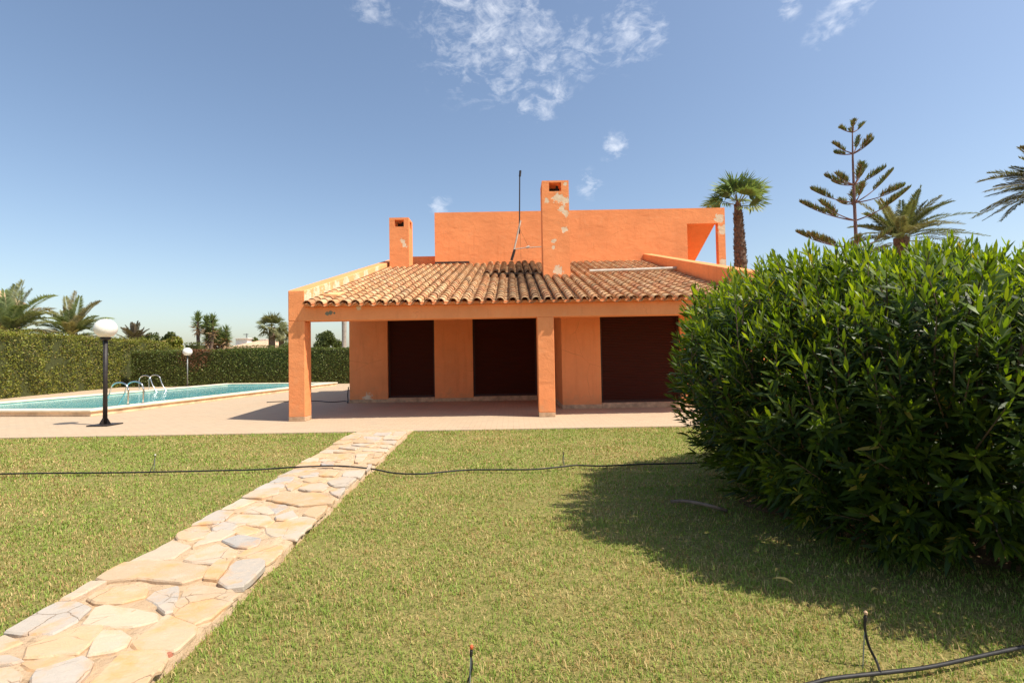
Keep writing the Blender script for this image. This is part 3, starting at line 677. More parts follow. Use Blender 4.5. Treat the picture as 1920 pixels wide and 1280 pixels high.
# ------------------------------------------------------------------ hoses, sprinklers, bits on the ground
def hose(pts, rad, label, name='hose', cat='hose', mat=None, n=6):
    P = spline(pts, n); q = MB(); q.tube(P, rad, 8)
    return tag(q.build(name, mat or M_BLACK, origin=P[0], smooth=True), label, cat)
rs = random.Random(9)
HZ = .012
hp = [(-120, 889), (0, 888), (100, 886.5), (200, 886), (290, 884.5), (400, 882), (480, 880), (520, 877.5), (560, 875), (620, 873), (660, 874.5), (700, 879), (740, 886.5), (790, 888), (830, 884.5), (880, 880.5), (950, 880), (1000, 879.5), (1050, 875), (1080, 872), (1130, 873), (1200, 870), (1290, 868), (1400, 866), (1560, 864)]
hose([gp(x, y, .064 if 545 < x < 700 else HZ) for x, y in hp], .0108, 'long black irrigation hose lying across lawn and stone path')
hose([gp(1440, 1300, HZ), gp(1520, 1281, HZ), gp(1560, 1271, HZ), gp(1650, 1261, HZ), (gp(1740, 1250, HZ)), gp(1830, 1231, HZ), gp(1920, 1212, HZ), gp(2050, 1190, HZ)], .0095, 'thick black irrigation hose at the lower right edge of the lawn')
def sprinkler(base, top, label, cap, tube=None):
    S = empty('sprinkler', base, label, 'sprinkler', 'irrigation sprinklers in the lawn')
    base, top = Vector(base), Vector(top); d = (top-base).normalized()
    q = MB(); q.tube([base-Vector((0, 0, .05)), top-d*.035], .0045 if not tube or len(tube) < 5 else .0025, 6); q.build('stake', M_GREYMETAL, S)
    q = MB(); q.tube([top-d*.04, top-d*.03, top-d*.012, top-d*.01, top], [.005, .0075, .0075, .0055, .006], 10); q.build('nozzle', M_IRON, S)
    q = MB(); q.tube([top-d*.002, top+d*.008, top+d*.014], [.008, .009, .004], 10); q.build('cap', cap, S)
    if tube:
        q = MB(); q.tube(spline(tube, 5), .0062 if len(tube) > 4 else .004, 6); q.build('feed_tube', M_BLACK, S)
b0 = gp(879, 1288, -.03); sprinkler(b0, dp(884, 1214, b0.y), 'orange capped sprinkler stake at the bottom middle of the lawn', M_RED, [dp(883, 1226, b0.y), dp(882, 1250, b0.y)+Vector((.008, 0, 0)), dp(876, 1280, b0.y), dp(872, 1300, b0.y)])
b0 = gp(1616, 1250, -.03); sprinkler(b0, dp(1623, 1150, b0.y), 'sprinkler on a curved black tube rising from the thick hose', M_PLINTH, [dp(1622, 1160, b0.y), dp(1622, 1180, b0.y), dp(1629, 1210, b0.y), dp(1643, 1238, b0.y), gp(1650, 1259, .02)])
b0 = gp(288, 882, -.03); sprinkler(b0, dp(291, 853, b0.y), 'pale sprinkler stake standing behind the hose left of the path', M_WHITE, [dp(290, 860, b0.y), dp(287, 872, b0.y), gp(281, 884, .02)])
b0 = gp(1058, 870, -.03); sprinkler(b0, dp(1056, 848, b0.y), 'thin sprinkler stake by the hose in the middle of the lawn', M_IRON, [dp(1056, 852, b0.y), dp(1055, 862, b0.y), gp(1058, 873, .02)])
hose([gp(1258, 940, .02), gp(1285, 939, .03), gp(1310, 943, .03), gp(1340, 950, .02), gp(1362, 957, -.02)], .017, 'pale bare branch lying on the shaded grass under the shrub', 'branch', 'branch', M_BARKPALE)
hose([gp(500, 754, .012), gp(530, 752.5, .012), gp(590, 751.5, .012), gp(620, 753.5, .012), gp(648, 752, .012), Vector((-5.56, 16.93, .03)), Vector((-5.57, 16.95, .3)), Vector((-5.545, 16.97, .55))], .018, 'black cable on the terrace climbing the porch wall corner', 'cable', 'cable')
M_DRYLEAF = plain('dry_leaf', (.50, .36, .10), .7, var=.3, scale=30)
def fallen(px, py, L, rot, label):
    c = gp(px, py, .012); q = MB(); d = Vector((math.cos(rot), math.sin(rot), 0)); w = Vector((-d.y, d.x, 0))
    vs = []; n = 7
    for k in range(n):
        tt = k/(n-1); hw = L*.16*math.sin(math.pi*tt)**.8+.0008; z = .018*math.sin(tt*3)
        for s in (-1, 0, 1): vs.append(c+d*(tt-.5)*L+w*hw*s+Vector((0, 0, z+.006*abs(s))))
    q.add(vs, [(3*k+s, 3*k+s+1, 3*k+4+s, 3*k+3+s) for k in range(n-1) for s in (0, 1)])
    tag(q.build('fallen_leaf', M_DRYLEAF, origin=c), label, 'leaf', 'dry leaves fallen beside the shrub')
fallen(1468, 1090, .125, -.75, 'large yellow fallen leaf in the shade before the shrub')
fallen(1457, 1071, .05, .6, 'tiny dry leaf just above the large yellow leaf')
fallen(1641, 1109, .06, .1, 'small dull leaf in the shade above the sprinkler tube')
q = MB(); c = gp(316, 1222, .03)
q.lathe([(.004, -.04), (.016, -.03), (.022, -.018), (.017, -.006), (.004, .0)], c, 9)
tag(q.build('stone', plain('red_stone', (.33, .12, .07), .9, bump=.5), origin=c), 'small dark red stone beside the near path edge', 'stone')
# ------------------------------------------------------------------ foliage kit
def blades(base, tip, width, normal_hint, C, r, bend=.0):
    """pointed leaf quads: base (n,3), tip (n,3); returns V,F,C with 4 verts each (diamond)"""
    ax = tip-base; side = np.cross(ax, normal_hint); side /= (np.linalg.norm(side, axis=1, keepdims=True)+1e-9)
    mid = base+ax*.45; n = len(base)
    V = np.stack([base, mid+side*width[:, None]/2, tip, mid-side*width[:, None]/2], 1).reshape(-1, 3)
    F = np.arange(4*n).reshape(n, 4)
    return V, F, np.repeat(C, 4, 0)
def unit(r, n):
    v = r.normal(size=(n, 3)); return v/np.linalg.norm(v, axis=1, keepdims=True)
def hedge_leaves(pts, nrm, r, size, cols):
    n = len(pts); d = unit(r, n)*.9+nrm*.35+np.array([0, 0, .25]); d /= np.linalg.norm(d, axis=1, keepdims=True)
    L = size*r.uniform(.6, 1.4, n); hint = nrm+unit(r, n)*.8
    C = cols[r.integers(0, len(cols), n)]*r.uniform(.65, 1.25, (n, 1))
    return blades(pts-d*L[:, None]/2, pts+d*L[:, None]/2, L*.62, hint, C, r)
def hedge(p0, p1, thick, H, dens, cols, label, seed, ragged=.05, front=1, brown=None, droop=None):
    p0, p1 = Vector(p0), Vector(p1); d = (p1-p0); Ln = d.length; d.normalize(); nn = Vector((d.y, -d.x, 0))*front
    r = np.random.default_rng(seed); Hd = empty('hedge', p0.lerp(p1, .5)-nn*thick/2, label, 'hedge')
    D, N = np.array(d), np.array(nn); O = np.array(p0)
    hf = (lambda a: np.full_like(a, H)) if droop is None else droop
    parts = []
    for face, area in (('f', Ln*H), ('t', Ln*thick), ('e', thick*H), ('s', thick*H), ('b', Ln*H*.35)):
        n = int(area*dens*(1.3 if face == 't' else 1)); a = r.uniform(0, Ln, n); b = r.uniform(0, 1, n); dep = np.abs(r.normal(0, .07, n))
        h = hf(a)
        if face in 'fb':
            bulge = ragged*(wave(a, b*H, 1.6, seed+1)+.6*wave(a, b*H, 5, seed+2)); z = b*h
            off = (bulge-dep) if face == 'f' else (-thick-bulge+dep)
            P = O+D*a[:, None]+N*off[:, None]; P[:, 2] = z; nr = np.tile(N if face == 'f' else -N, (n, 1))
        elif face == 't':
            z = h-dep+ragged*wave(a, b*thick, 2.5, seed+3)+ragged*1.2*np.maximum(0, r.normal(0, .6, n)); P = O+D*a[:, None]-N*(b*thick)[:, None]; P[:, 2] = z; nr = np.tile([0, 0, 1.], (n, 1))
        else:
            aa = np.full(n, Ln if face == 'e' else 0.0); sg = 1 if face == 'e' else -1
            P = O+D*(aa-sg*dep)[:, None]-N*(r.uniform(0, thick, n))[:, None]; P[:, 2] = b*hf(aa); nr = np.tile(D*sg, (n, 1))
        parts.append((P, nr))
    P = np.concatenate([x[0] for x in parts]); nr = np.concatenate([x[1] for x in parts])
    V, F, C = hedge_leaves(P, nr, r, .086, cols)
    if brown is not None:
        c0, rad = brown; w = np.linalg.norm(V-np.array(c0), axis=1) < rad*(.7+.5*np.repeat(r.random(len(P)), 4))
        C = np.where(w[:, None], np.array([.16, .075, .035])*(.7+.6*np.repeat(r.random(len(P)), 4))[:, None], C)
    obj_np('foliage', V, F, M_HEDGE, Hd, C)
    q = MB(); m = 24
    for k in range(m):
        a0, a1 = Ln*k/m, Ln*(k+1)/m; h0 = float(hf(np.array([a0]))[0])-.16; h1 = float(hf(np.array([a1]))[0])-.16
        i, j = p0+d*a0-nn*.14, p0+d*a1-nn*.14; i2, j2 = p0+d*a0-nn*(thick-.14), p0+d*a1-nn*(thick-.14)
        q.hexa([(i.x, i.y, -.1), (j.x, j.y, -.1), (j2.x, j2.y, -.1), (i2.x, i2.y, -.1), (i.x, i.y, h0), (j.x, j.y, h1), (j2.x, j2.y, h1), (i2.x, i2.y, h0)])
    q.build('inner_branches', M_HCORE, Hd)
    return Hd
olive = np.array([[.20, .21, .030], [.23, .23, .034], [.17, .19, .030], [.27, .245, .042], [.14, .155, .026], [.24, .18, .055], [.20, .22, .03]])
dark = np.array([[.10, .135, .026], [.125, .155, .03], [.075, .105, .022], [.145, .165, .036], [.12, .11, .032]])
HL0, HL1 = gp(0, 748), gp(262, 722.5)
hd_ = (HL1-HL0).normalized()
def left_h(a): return 2.95-.75*np.clip((a-28)/4.5, 0, 1)
hedge(HL0-hd_*15, HL0+hd_*16.5, 1.4, 2.95, 330, olive, 'tall olive green clipped hedge along the left side of the pool', 51, .14, 1, None, left_h)
HBY = 30.4
hedge((-23.2, HBY, 0), (-5.0, HBY, 0), 1.3, 2.2, 350, dark, 'lower dark green clipped hedge behind the pool and porch', 52, .035, 1, (tuple(dp(365, 663, HBY)), 1.0))
hedge((10.5, HBY, 0), (30, HBY, 0), 1.3, 2.2, 120, dark, 'dark clipped hedge far right behind the big shrub', 53, .05)
# ------------------------------------------------------------------ the big oleander
def oleander():
    S = empty('shrub', BC, 'huge dense oleander shrub with long glossy leaves on the right of the lawn', 'shrub')
    r = np.random.default_rng(77)
    prof_z = np.array([.06, .25, .5, .8, 1.1, 1.52, 1.92, 2.14, 2.29, 2.37]); prof_r = np.array([.74, .81, .90, .965, 1.0, .985, .91, .80, .61, .36])
    # sample the surface
    NT_ = 5200
    side = r.random(NT_) < .70
    th = r.uniform(0, 2*np.pi, NT_)
    z = np.where(side, r.uniform(.08, 2.11, NT_), 0)
    rr = np.interp(z, prof_z, prof_r)
    ft = np.sqrt(r.random(NT_))*.98
    ztop = np.interp(ft[:, ], prof_r[::-1][:5], prof_z[::-1][:5])
    rr = np.where(side, rr, ft); z = np.where(side, z, np.where(ft < .36, 2.37, ztop))
    lay = r.choice([1.0, .9, .78, .55], NT_, p=[.46, .24, .18, .12])
    rr = rr*lay; z = np.where(side, z, z-.55*(1-lay))
    lump = 1+.055*np.sin(3*th+1.3+z*1.2)+.045*np.sin(7*th+2.1*z)+.03*np.sin(13*th-3*z)
    X = BC.x+BR*rr*lump*np.cos(th); Y = BC.y+BR*rr*lump*np.sin(th)
    z = z*(1+.025*np.sin(5*X)+.025*np.sin(4.3*Y+1)+.068*np.clip(Y-4.75, -1.9, 1.9)*np.clip(z-.4, 0, 1))
    out = np.stack([np.cos(th), np.sin(th), np.zeros(NT_)], 1)
    upw = np.where(side, np.clip(.35+.75*(z-.7), -.45, 1.35), 1.5)
    outw = np.where(side, 1.0, .30)
    d = out*outw[:, None]+np.array([0, 0, 1.])*upw[:, None]+unit(r, NT_)*.33
    d /= np.linalg.norm(d, axis=1, keepdims=True)
    tipP = np.stack([X, Y, z], 1)
    TLn = r.uniform(.24, .46, NT_)
    tipP = tipP+d*(r.uniform(-.12, .10, NT_))[:, None]
    tipP[:, 2] = np.maximum(tipP[:, 2], .05)
    K = 21
    ti = np.repeat(np.arange(NT_), K); n = len(ti)
    kk = np.tile(np.arange(K), NT_); frac = (kk//3)/(K//3-1.0)             # 0 low .. 1 tip, whorls of three
    base = tipP[ti]-d[ti]*(TLn[ti]*(1-frac))[:, None]
    ref = np.cross(d, np.array([.31, .17, .93])); ref /= np.linalg.norm(ref, axis=1, keepdims=True); bn = np.cross(d, ref)
    az = (kk % 3)*2.094+(kk//3)*1.05+r.normal(0, .25, n)+r.uniform(0, 6.28, NT_)[ti]
    rad = ref[ti]*np.cos(az)[:, None]+bn[ti]*np.sin(az)[:, None]
    open_ = np.interp(frac, [0, .6, 1], [1.25, .85, .28])+r.normal(0, .14, n)
    ld = d[ti]*np.cos(open_)[:, None]+rad*np.sin(open_)[:, None]
    L = r.uniform(.08, .168, n)*np.interp(frac, [0, .7, 1], [.95, 1.05, .72]); wd = L*r.uniform(.165, .225, n)
    side_v = np.cross(ld, rad+1e-3); side_v /= (np.linalg.norm(side_v, axis=1, keepdims=True)+1e-9)
    nrm = np.cross(side_v, ld)
    cur = r.normal(.10, .10, n)
    sdn = -np.where(nrm[:, 2] > 0, 1, -1)
    tt = np.array([0, .30, .68, 1.0]); wv = np.array([.10, .92, .80, .02])
    V = np.empty((n, 8, 3), np.float32)
    droop = np.array([0, 0, -1.])
    for q in range(4):
        c = base+ld*(L*tt[q])[:, None]+droop*(L*cur*tt[q]**2)[:, None]+nrm*(0)
        V[:, 2*q] = c+side_v*(wd*wv[q]/2)[:, None]; V[:, 2*q+1] = c-side_v*(wd*wv[q]/2)[:, None]
    i = 8*np.arange(n)[:, None]
    F = np.concatenate([i+np.array([[2*q, 2*q+1, 2*q+3, 2*q+2]]) for q in range(3)])
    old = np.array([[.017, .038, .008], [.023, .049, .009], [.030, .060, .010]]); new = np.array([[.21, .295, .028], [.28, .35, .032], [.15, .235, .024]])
    young_shade = np.clip(frac*1.0-.35+r.normal(0, .18, n)+.25*(r.random(NT_)[ti]-.3), 0, 1)[:, None]
    young_shade = young_shade*np.where(side & (z < 1.75), .42, 1.0)[ti][:, None]  # lower side leaves kept darker: shade put into the leaf colour
    C = old[r.integers(0, 3, n)]*(1-young_shade)+new[r.integers(0, 3, n)]*young_shade
    yel = r.random(n) < .010; C[yel] = [.30, .24, .05]
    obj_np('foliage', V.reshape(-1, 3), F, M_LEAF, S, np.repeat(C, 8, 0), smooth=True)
    q = MB(); rr_ = random.Random(4)
    for k in range(60):
        a = rr_.uniform(0, 6.28); f = rr_.uniform(.15, .85); h = rr_.uniform(1.2, 2.0)
        p0 = BC+Vector((math.cos(a)*.45*f, math.sin(a)*.45*f, -.05)); p3 = BC+Vector((math.cos(a)*BR*f, math.sin(a)*BR*f, h))
        q.tube(spline([p0, p0.lerp(p3, .35)+Vector((0, 0, .2)), p0.lerp(p3, .7)+Vector((0, 0, .12)), p3], 3), [.022-.0018*j for j in range(10)], 5)
    for k in range(0, NT_, 3):
        a = Vector(tipP[k]); b_ = a-Vector(d[k])*float(TLn[k]*1.25); q.tube([b_, a], [.006, .003], 4, False)
    q.build('stems', M_STEM, S)
oleander()
# ------------------------------------------------------------------ palms and other trees
def trunk(mb, pts, rads, n=12, scales=0, r=None, h=.12):
    mb.tube(spline(pts, 5), [float(x) for x in np.interp(np.linspace(0, 1, 5*(len(pts)-1)+1), np.linspace(0, 1, len(rads)), rads)], n)
    if scales:
        for k in range(scales):
            f = r.random(); i = f*(len(pts)-1); j = min(int(i), len(pts)-2); c = Vector(pts[j]).lerp(Vector(pts[j+1]), i-j)
            rd = float(np.interp(f, np.linspace(0, 1, len(rads)), rads)); a = r.uniform(0, 6.28); o = Vector((math.cos(a), math.sin(a), 0)); w = Vector((-o.y, o.x, 0))
            b = c+o*rd*.9; mb.add([b-w*h*.5, b+w*h*.5, b+o*h*.55+Vector((0, 0, h*1.1))+w*h*.2, b+o*h*.55+Vector((0, 0, h*1.1))-w*h*.2, b+o*h*.1+Vector((0, 0, h*.8))], [(0, 1, 2, 3), (3, 2, 4)])
def pinnate(fronds, r, cols, leaf=.34, nl=46, up=.35, lw=.028):
    """fronds: list of (base, direction(unit), length, droop). returns leaflets V,F,C"""
    B, Tp, Wd, Hn, Cc = [], [], [], [], []
    for b, d, L, dr in fronds:
        b = np.array(b, float); d = np.array(d, float); d /= np.linalg.norm(d)
        s = np.cross(d, [0, 0, 1.]); s /= np.linalg.norm(s)+1e-9; tilt = r.normal(0, .35)
        t_ = np.linspace(0, 1, nl*2)
        curve = b+d*(t_*L)[:, None]+np.array([0, 0, -1.])*(dr*L*t_**2.1)[:, None]
        tan = np.gradient(curve, axis=0); tan /= np.linalg.norm(tan, axis=1, keepdims=True)
        nrm = np.cross(s, tan); nrm = np.where(nrm[:, 2:] < 0, -nrm, nrm)
        cb = cols[r.integers(0, len(cols))]*r.uniform(.8, 1.15)
        B.append(curve[:-1]); Tp.append(curve[1:]); Wd.append(np.full(len(curve)-1, .03*(1))*(1.3-t_[:-1])); Hn.append(nrm[:-1]); Cc.append(np.tile(cb*np.array([1.3, 1.1, 1.0]), (len(curve)-1, 1)))
        m = t_ > .14
        for sg in (1, -1):
            c = curve[m]; k = len(c); tm = t_[m]
            ln = leaf*np.interp(tm, [.14, .35, .75, 1], [.5, 1, .85, .35])*r.uniform(.8, 1.15, k)
            ss = s*np.cos(tilt)+nrm[m]*np.sin(tilt)*sg
            dirn = ss*sg*np.interp(tm, [0, 1], [1.0, .7])[:, None]+tan[m]*np.interp(tm, [0, 1], [.6, .85])[:, None]+nrm[m]*(up+r.normal(0, .12, k))[:, None]+np.array([0, 0, -.22])
            dirn /= np.linalg.norm(dirn, axis=1, keepdims=True)
            B.append(c); Tp.append(c+dirn*ln[:, None]); Wd.append(np.full(k, lw)); Hn.append(nrm[m]+unit(r, k)*.4)
            Cc.append(np.tile(cb, (k, 1))*r.uniform(.75, 1.2, (k, 1)))
    return blades(np.concatenate(B), np.concatenate(Tp), np.concatenate(Wd), np.concatenate(Hn), np.concatenate(Cc), r)
dcol = np.array([[.10, .125, .055], [.085, .105, .048], [.13, .135, .07], [.11, .10, .05]])
def date_palm(px, py, Y, L, label, seed, nf=46, lo=-.35, hi=1.45, droop=.42, trunk_r=.22, extra=(), cols=dcol, leaf=.34, lw=.034, group='date palms behind the garden'):
    c = dp(px, py, Y); r = np.random.default_rng(seed)
    Tr = empty('palm_tree', (c.x, c.y, -.1), label, 'palm', group)
    fr = []
    for k in range(nf):
        el = lo+(hi-lo)*((k+.5)/nf)**.85; az = k*2.39996+r.normal(0, .2)
        fr.append(((c.x+math.cos(az)*.12, c.y+math.sin(az)*.12, c.z+r.uniform(-.15, .2)), (math.cos(az)*math.cos(el), math.sin(az)*math.cos(el), math.sin(el)), L*r.uniform(.8, 1.12), droop*r.uniform(.6, 1.35)*max(.25, math.cos(el)**.5)))
    for tx, ty, dY, dr in extra:               # fronds whose tips show in the photo
        e = dp(tx, ty, Y+dY); v = e-c; Lf = v.length*1.04; v2 = v/Lf+Vector((0, 0, dr)); fr.append((tuple(c), tuple(v2.normalized()), Lf*v2.length, dr/v2.length))
    V, F, C = pinnate(fr, r, cols, leaf=leaf, lw=lw, nl=60); obj_np('crown', V, F, M_FROND, Tr, C)
    q = MB(); rr_ = random.Random(seed)
    trunk(q, [(c.x, c.y, -.1), (c.x, c.y, c.z*.5), (c.x, c.y, c.z+.1)], [trunk_r*1.1, trunk_r, trunk_r*1.25], 12, 90, rr_, .16)
    q.build('trunk', M_PALMBARK, Tr)
    return Tr
gcol = np.array([[.26, .30, .12], [.22, .26, .11], [.32, .32, .16], [.33, .27, .13]])
date_palm(14, 628, 25.5, 2.5, 'tall feathery date palm at the far left behind the olive hedge', 61, 34, -.1, 1.45, .5, .3,
          ((44, 527, 0, .12), (60, 543, .5, .25), (104, 555, -.3, .45), (112, 592, -.8, .5), (100, 578, .5, .5), (8, 545, .3, .2), (30, 535, .4, .1), (78, 590, -.5, .5)), gcol, .50, lw=.034)
date_palm(134, 632, 29.5, 2.3, 'feathery date palm left of the big globe lamp behind the hedge', 62, 34, -.1, 1.45, .5, .28,
          ((143, 547, 0, .08), (188, 566, 0, .4), (212, 596, -.6, .5), (84, 588, -.8, .5), (122, 557, .5, .1), (70, 612, -.8, .5), (165, 580, .3, .2), (150, 556, -.3, .05), (178, 600, -.6, .4)), gcol, .46, lw=.034)
date_palm(251, 636, 40, 1.25, 'small spiky palm right of the big lamp above the hedge corner', 63, 26, .25, 1.5, .08, .25, (), np.array([[.20, .15, .09], [.16, .13, .075], [.22, .17, .11]]), .26)
date_palm(1690, 450, 24, 2.75, 'date palm behind the shrub right of the bare tiered conifer', 64, 40, -.25, 1.35, .35, .26,
          ((1604, 424, 0, .35), (1621, 402, 0, .35), (1690, 377, .8, .05), (1717, 377, .5, .1), (1738, 385, 0, .2), (1762, 387, .3, .3), (1778, 403, 0, .35), (1806, 421, -.3, .35), (1812, 455, -.3, .45), (1795, 440, .4, .4), (1640, 470, -1.5, .4)), np.array([[.18, .205, .08], [.15, .17, .07], [.22, .21, .10]]), .38)
date_palm(1985, 352, 19.5, 2.45, 'date palm cut by the right edge above the shrub', 65, 40, -.35, 1.35, .35, .26,
          ((1846, 358, 0, .25), (1850, 367, .6, .25), (1876, 414, 0, .45), (1885, 335, .5, .25), (1897, 313, .4, .2), (1865, 350, .8, .25)), np.array([[.16, .165, .07], [.20, .18, .09]]), .38)
def fan_palm(px, py, Y, L, py_ground_r, label, seed, nl=26, mat=M_PALMBARK, cols=None, scales=240, lo=-.3, rad=(.36, .30, .25), hs=.15, extra=(), group='fan palms beyond the garden'):
    c = dp(px, py, Y); r = np.random.default_rng(seed); Tr = empty('palm_tree', (c.x, c.y, -.1), label, 'palm', group)
    cols = cols if cols is not None else np.array([[.085, .125, .04], [.11, .15, .05], [.07, .10, .035]])
    B, Tp, Wd, Hn, Cc = [], [], [], [], []
    leaves = []
    for k in range(nl):
        el = lo+(1.5-lo)*((k+.5)/nl)**.9; az = k*2.39996+r.normal(0, .25); leaves.append(np.array([math.cos(az)*math.cos(el), math.sin(az)*math.cos(el), math.sin(el)]))
    for tx, ty, dY in extra:
        v = np.array(dp(tx, ty, Y+dY)-c); leaves.append(v/np.linalg.norm(v))
    for d in leaves:
        Lp = L*.45*r.uniform(.8, 1.1); e = np.array(c)+d*Lp
        s = np.cross(d, [0, 0, 1.]); s /= np.linalg.norm(s)+1e-9; nn = np.cross(s, d)
        roll = r.normal(0, .5); s, nn = s*math.cos(roll)+nn*math.sin(roll), nn*math.cos(roll)-s*math.sin(roll)
        cb = cols[r.integers(0, len(cols))]*r.uniform(.8, 1.2)
        if d[2] < .05: cb = cb*.5+np.array([.22, .20, .09])*.5
        B.append(np.array([c])); Tp.append(np.array([e+d*.1])); Wd.append(np.array([.07])); Hn.append(np.array([nn])); Cc.append(np.array([[.2, .18, .06]]))
        ns = 26; ph = np.linspace(-1.25, 1.25, ns)+r.normal(0, .03, ns); ll = L*.62*np.cos(ph*.45)*r.uniform(.9, 1.08, ns)
        dirn = d*np.cos(ph)[:, None]+s*np.sin(ph)[:, None]-nn*.05
        mid = e+dirn*(ll*.62)[:, None]
        B.append(np.tile(e, (ns, 1))); Tp.append(mid+dirn*.02); Wd.append(np.full(ns, L*.075)); Hn.append(np.tile(nn, (ns, 1))+unit(r, ns)*.3); Cc.append(np.tile(cb, (ns, 1)))
        d2 = dirn*.75+np.array([0, 0, -.75])*r.uniform(.3, 1.2, (ns, 1)); d2 /= np.linalg.norm(d2, axis=1, keepdims=True)
        st0 = e+dirn*(ll*.45)[:, None]
        B.append(st0); Tp.append(mid+d2*(ll*.42)[:, None]); Wd.append(np.full(ns, L*.04)); Hn.append(np.tile(nn, (ns, 1))+unit(r, ns)*.3); Cc.append(np.tile(cb*1.2, (ns, 1)))
    V, F, C = blades(*[np.concatenate(q) for q in (B, Tp, Wd, Hn, Cc)], r); obj_np('crown', V, F, M_FROND, Tr, C)
    q = MB(); g0 = py_ground_r
    trunk(q, [(g0, c.y, -.1), (c.x+(g0-c.x)*.5, c.y, c.z*.5), (c.x, c.y, c.z+.05)], list(rad), 14, scales, random.Random(seed), hs); q.build('trunk', mat, Tr)
YWP = 27
fan_palm(1383, 384, YWP, 1.85, dp(1388, 500, YWP).x+.15, 'tall fan palm with a shaggy trunk beside the upper storey', 71, 15, extra=((1318, 372, 0), (1340, 345, .3), (1440, 335, 0), (1345, 375, -.5), (1425, 330, .4), (1410, 325, -.3), (1405, 385, -1), (1360, 330, .3)), rad=(.42, .38, .31, .17), scales=520, lo=.1, hs=.17, cols=np.array([[.15, .215, .065], [.20, .26, .085], [.12, .17, .05]]))
fc = np.array([[.16, .17, .07], [.20, .19, .09], [.13, .14, .06]])
fan_palm(510, 614, 62, 2.0, dp(509, 640, 62).x, 'distant fan palm left of the corner column', 72, 30, M_BARK, fc, 60, -.9, (.5, .4, .35), .2)
fan_palm(527.5, 628, 66, 1.35, dp(527.5, 640, 66).x, 'smaller distant fan palm touching the corner column', 73, 26, M_BARK, fc, 40, -.9, (.4, .35, .3), .2)
fan_palm(645.5, 566, 40, 1.0, dp(644.5, 640, 40).x, 'pale palm trunk rising beyond the hedge beside the porch wall', 74, 16, M_PALETRUNK, None, 0, .2, (.19, .17, .22), .1)
def yucca(stems, Y, label, seed):
    b = dp(stems[0][0], 655, Y); Tr = empty('yucca', (b.x, b.y, -.1), label, 'yucca', 'yuccas behind the back hedge'); r = np.random.default_rng(seed)
    B, Tp, Wd, Hn, Cc = [], [], [], [], []; q = MB()
    for px, ytop, ybot, bot in stems:
        t0, b0 = dp(px, ytop, Y), dp(px, ybot, Y); g0 = dp(bot, 655, Y)
        q.tube([(g0.x, g0.y, -.1), (g0.x, g0.y, 1.8), tuple(b0), tuple(t0)], [.16, .13, .11, .06], 8)
        n = 260; f = r.random(n)**.8; c = np.array(b0)+(np.array(t0)-np.array(b0))*f[:, None]
        az = r.uniform(0, 6.28, n); el = np.interp(f, [0, .25, 1], [-1.1, -.1, 1.25])+r.normal(0, .25, n)
        d = np.stack([np.cos(az)*np.cos(el), np.sin(az)*np.cos(el), np.sin(el)], 1); L = r.uniform(.45, .75, n)*np.interp(f, [0, 1], [.9, .75])
        B.append(c); Tp.append(c+d*L[:, None]); Wd.append(np.full(n, .06)); Hn.append(unit(r, n))
        deadw = (f < .3)[:, None]; Cc.append(np.where(deadw, np.array([.40, .26, .14]), np.array([.17, .215, .075]))*r.uniform(.6, 1.35, (n, 1)))
    V, F, C = blades(*[np.concatenate(x) for x in (B, Tp, Wd, Hn, Cc)], r); obj_np('leaves', V, F, M_FROND, Tr, C); q.build('stem', M_BARK, Tr)
yucca([(371, 592, 622, 373)], 36, 'single tall yucca stem, leftmost of those above the back hedge', 81)
yucca([(388, 599, 622, 391), (399, 596, 630, 393), (391, 622, 645, 391)], 36, 'yucca clump of two tall heads in the middle of the group', 82)
yucca([(412, 622, 650, 413), (424, 618, 645, 421), (403, 628, 650, 408), (420, 632, 652, 420)], 36.5, 'low bushy yucca, rightmost of those above the back hedge', 83)
def crown_tree(name, px, py, Y, rx, rz, label, cat, seed, cols, n=2600, size=.22, group='trees and bushes beyond the hedge', trunkm=M_BARK):
    c = dp(px, py, Y); r = np.random.default_rng(seed); Tr = empty(name, (c.x, c.y, -.1), label, cat, group)
    m = 14; cc = unit(r, m)*np.array([rx, rx, rz])*.62*r.uniform(.4, 1.05, (m, 1)); rad = r.uniform(.28, .5, m)*min(rx, rz)*1.1
    k = r.integers(0, m, n); u = unit(r, n); P = np.array(c)+cc[k]+u*(rad[k]*r.uniform(.6, 1.08, n))[:, None]
    V, F, C = hedge_leaves(P, u, r, size, cols); obj_np('crown', V, F, M_HEDGE, Tr, C)
    q = MB(); trunk(q, [(c.x, c.y, -.1), (c.x+.1, c.y, c.z*.5), (c.x, c.y, c.z)], [rx*.13, rx*.09, rx*.05], 8)
    for j in range(6): q.tube([(c.x+.05, c.y, c.z*.75), tuple(np.array(c)+cc[j])], [rx*.05, rx*.015], 6)
    q.build('trunk', trunkm, Tr)
pine = np.array([[.09, .115, .03], [.12, .135, .04], [.07, .09, .025]])
crown_tree('pine_tree', 606, 640, 50, 1.75, 1.15, 'rounded light green pine seen between the porch column and wall', 'tree', 91, pine, 3200, .2)
crown_tree('bush', 632, 646, 54, .8, .7, 'small dark bush right of the rounded pine', 'bush', 92, dark, 900, .2)
crown_tree('bush', 548, 650, 58, 2.2, .9, 'low green bush beside the two distant fan palms', 'bush', 93, pine, 1800, .28)
crown_tree('bush', 300, 640, 44, 2.2, 1.0, 'broad grey green bush above the hedge corner', 'bush', 94, pine, 2600, .25)
crown_tree('bush', 327, 645, 42, 1.2, .8, 'light bush between the hedge corner and the yuccas', 'bush', 95, olive, 1600, .22)
crown_tree('bush', 478, 641, 80, 1.2, .8, 'tiny dark bush behind the pale roof', 'bush', 96, dark, 600, .3)
crown_tree('bush', 268, 638, 46, 1.4, .9, 'small bush just right of the spiky palm', 'bush', 97, olive, 1600, .22)
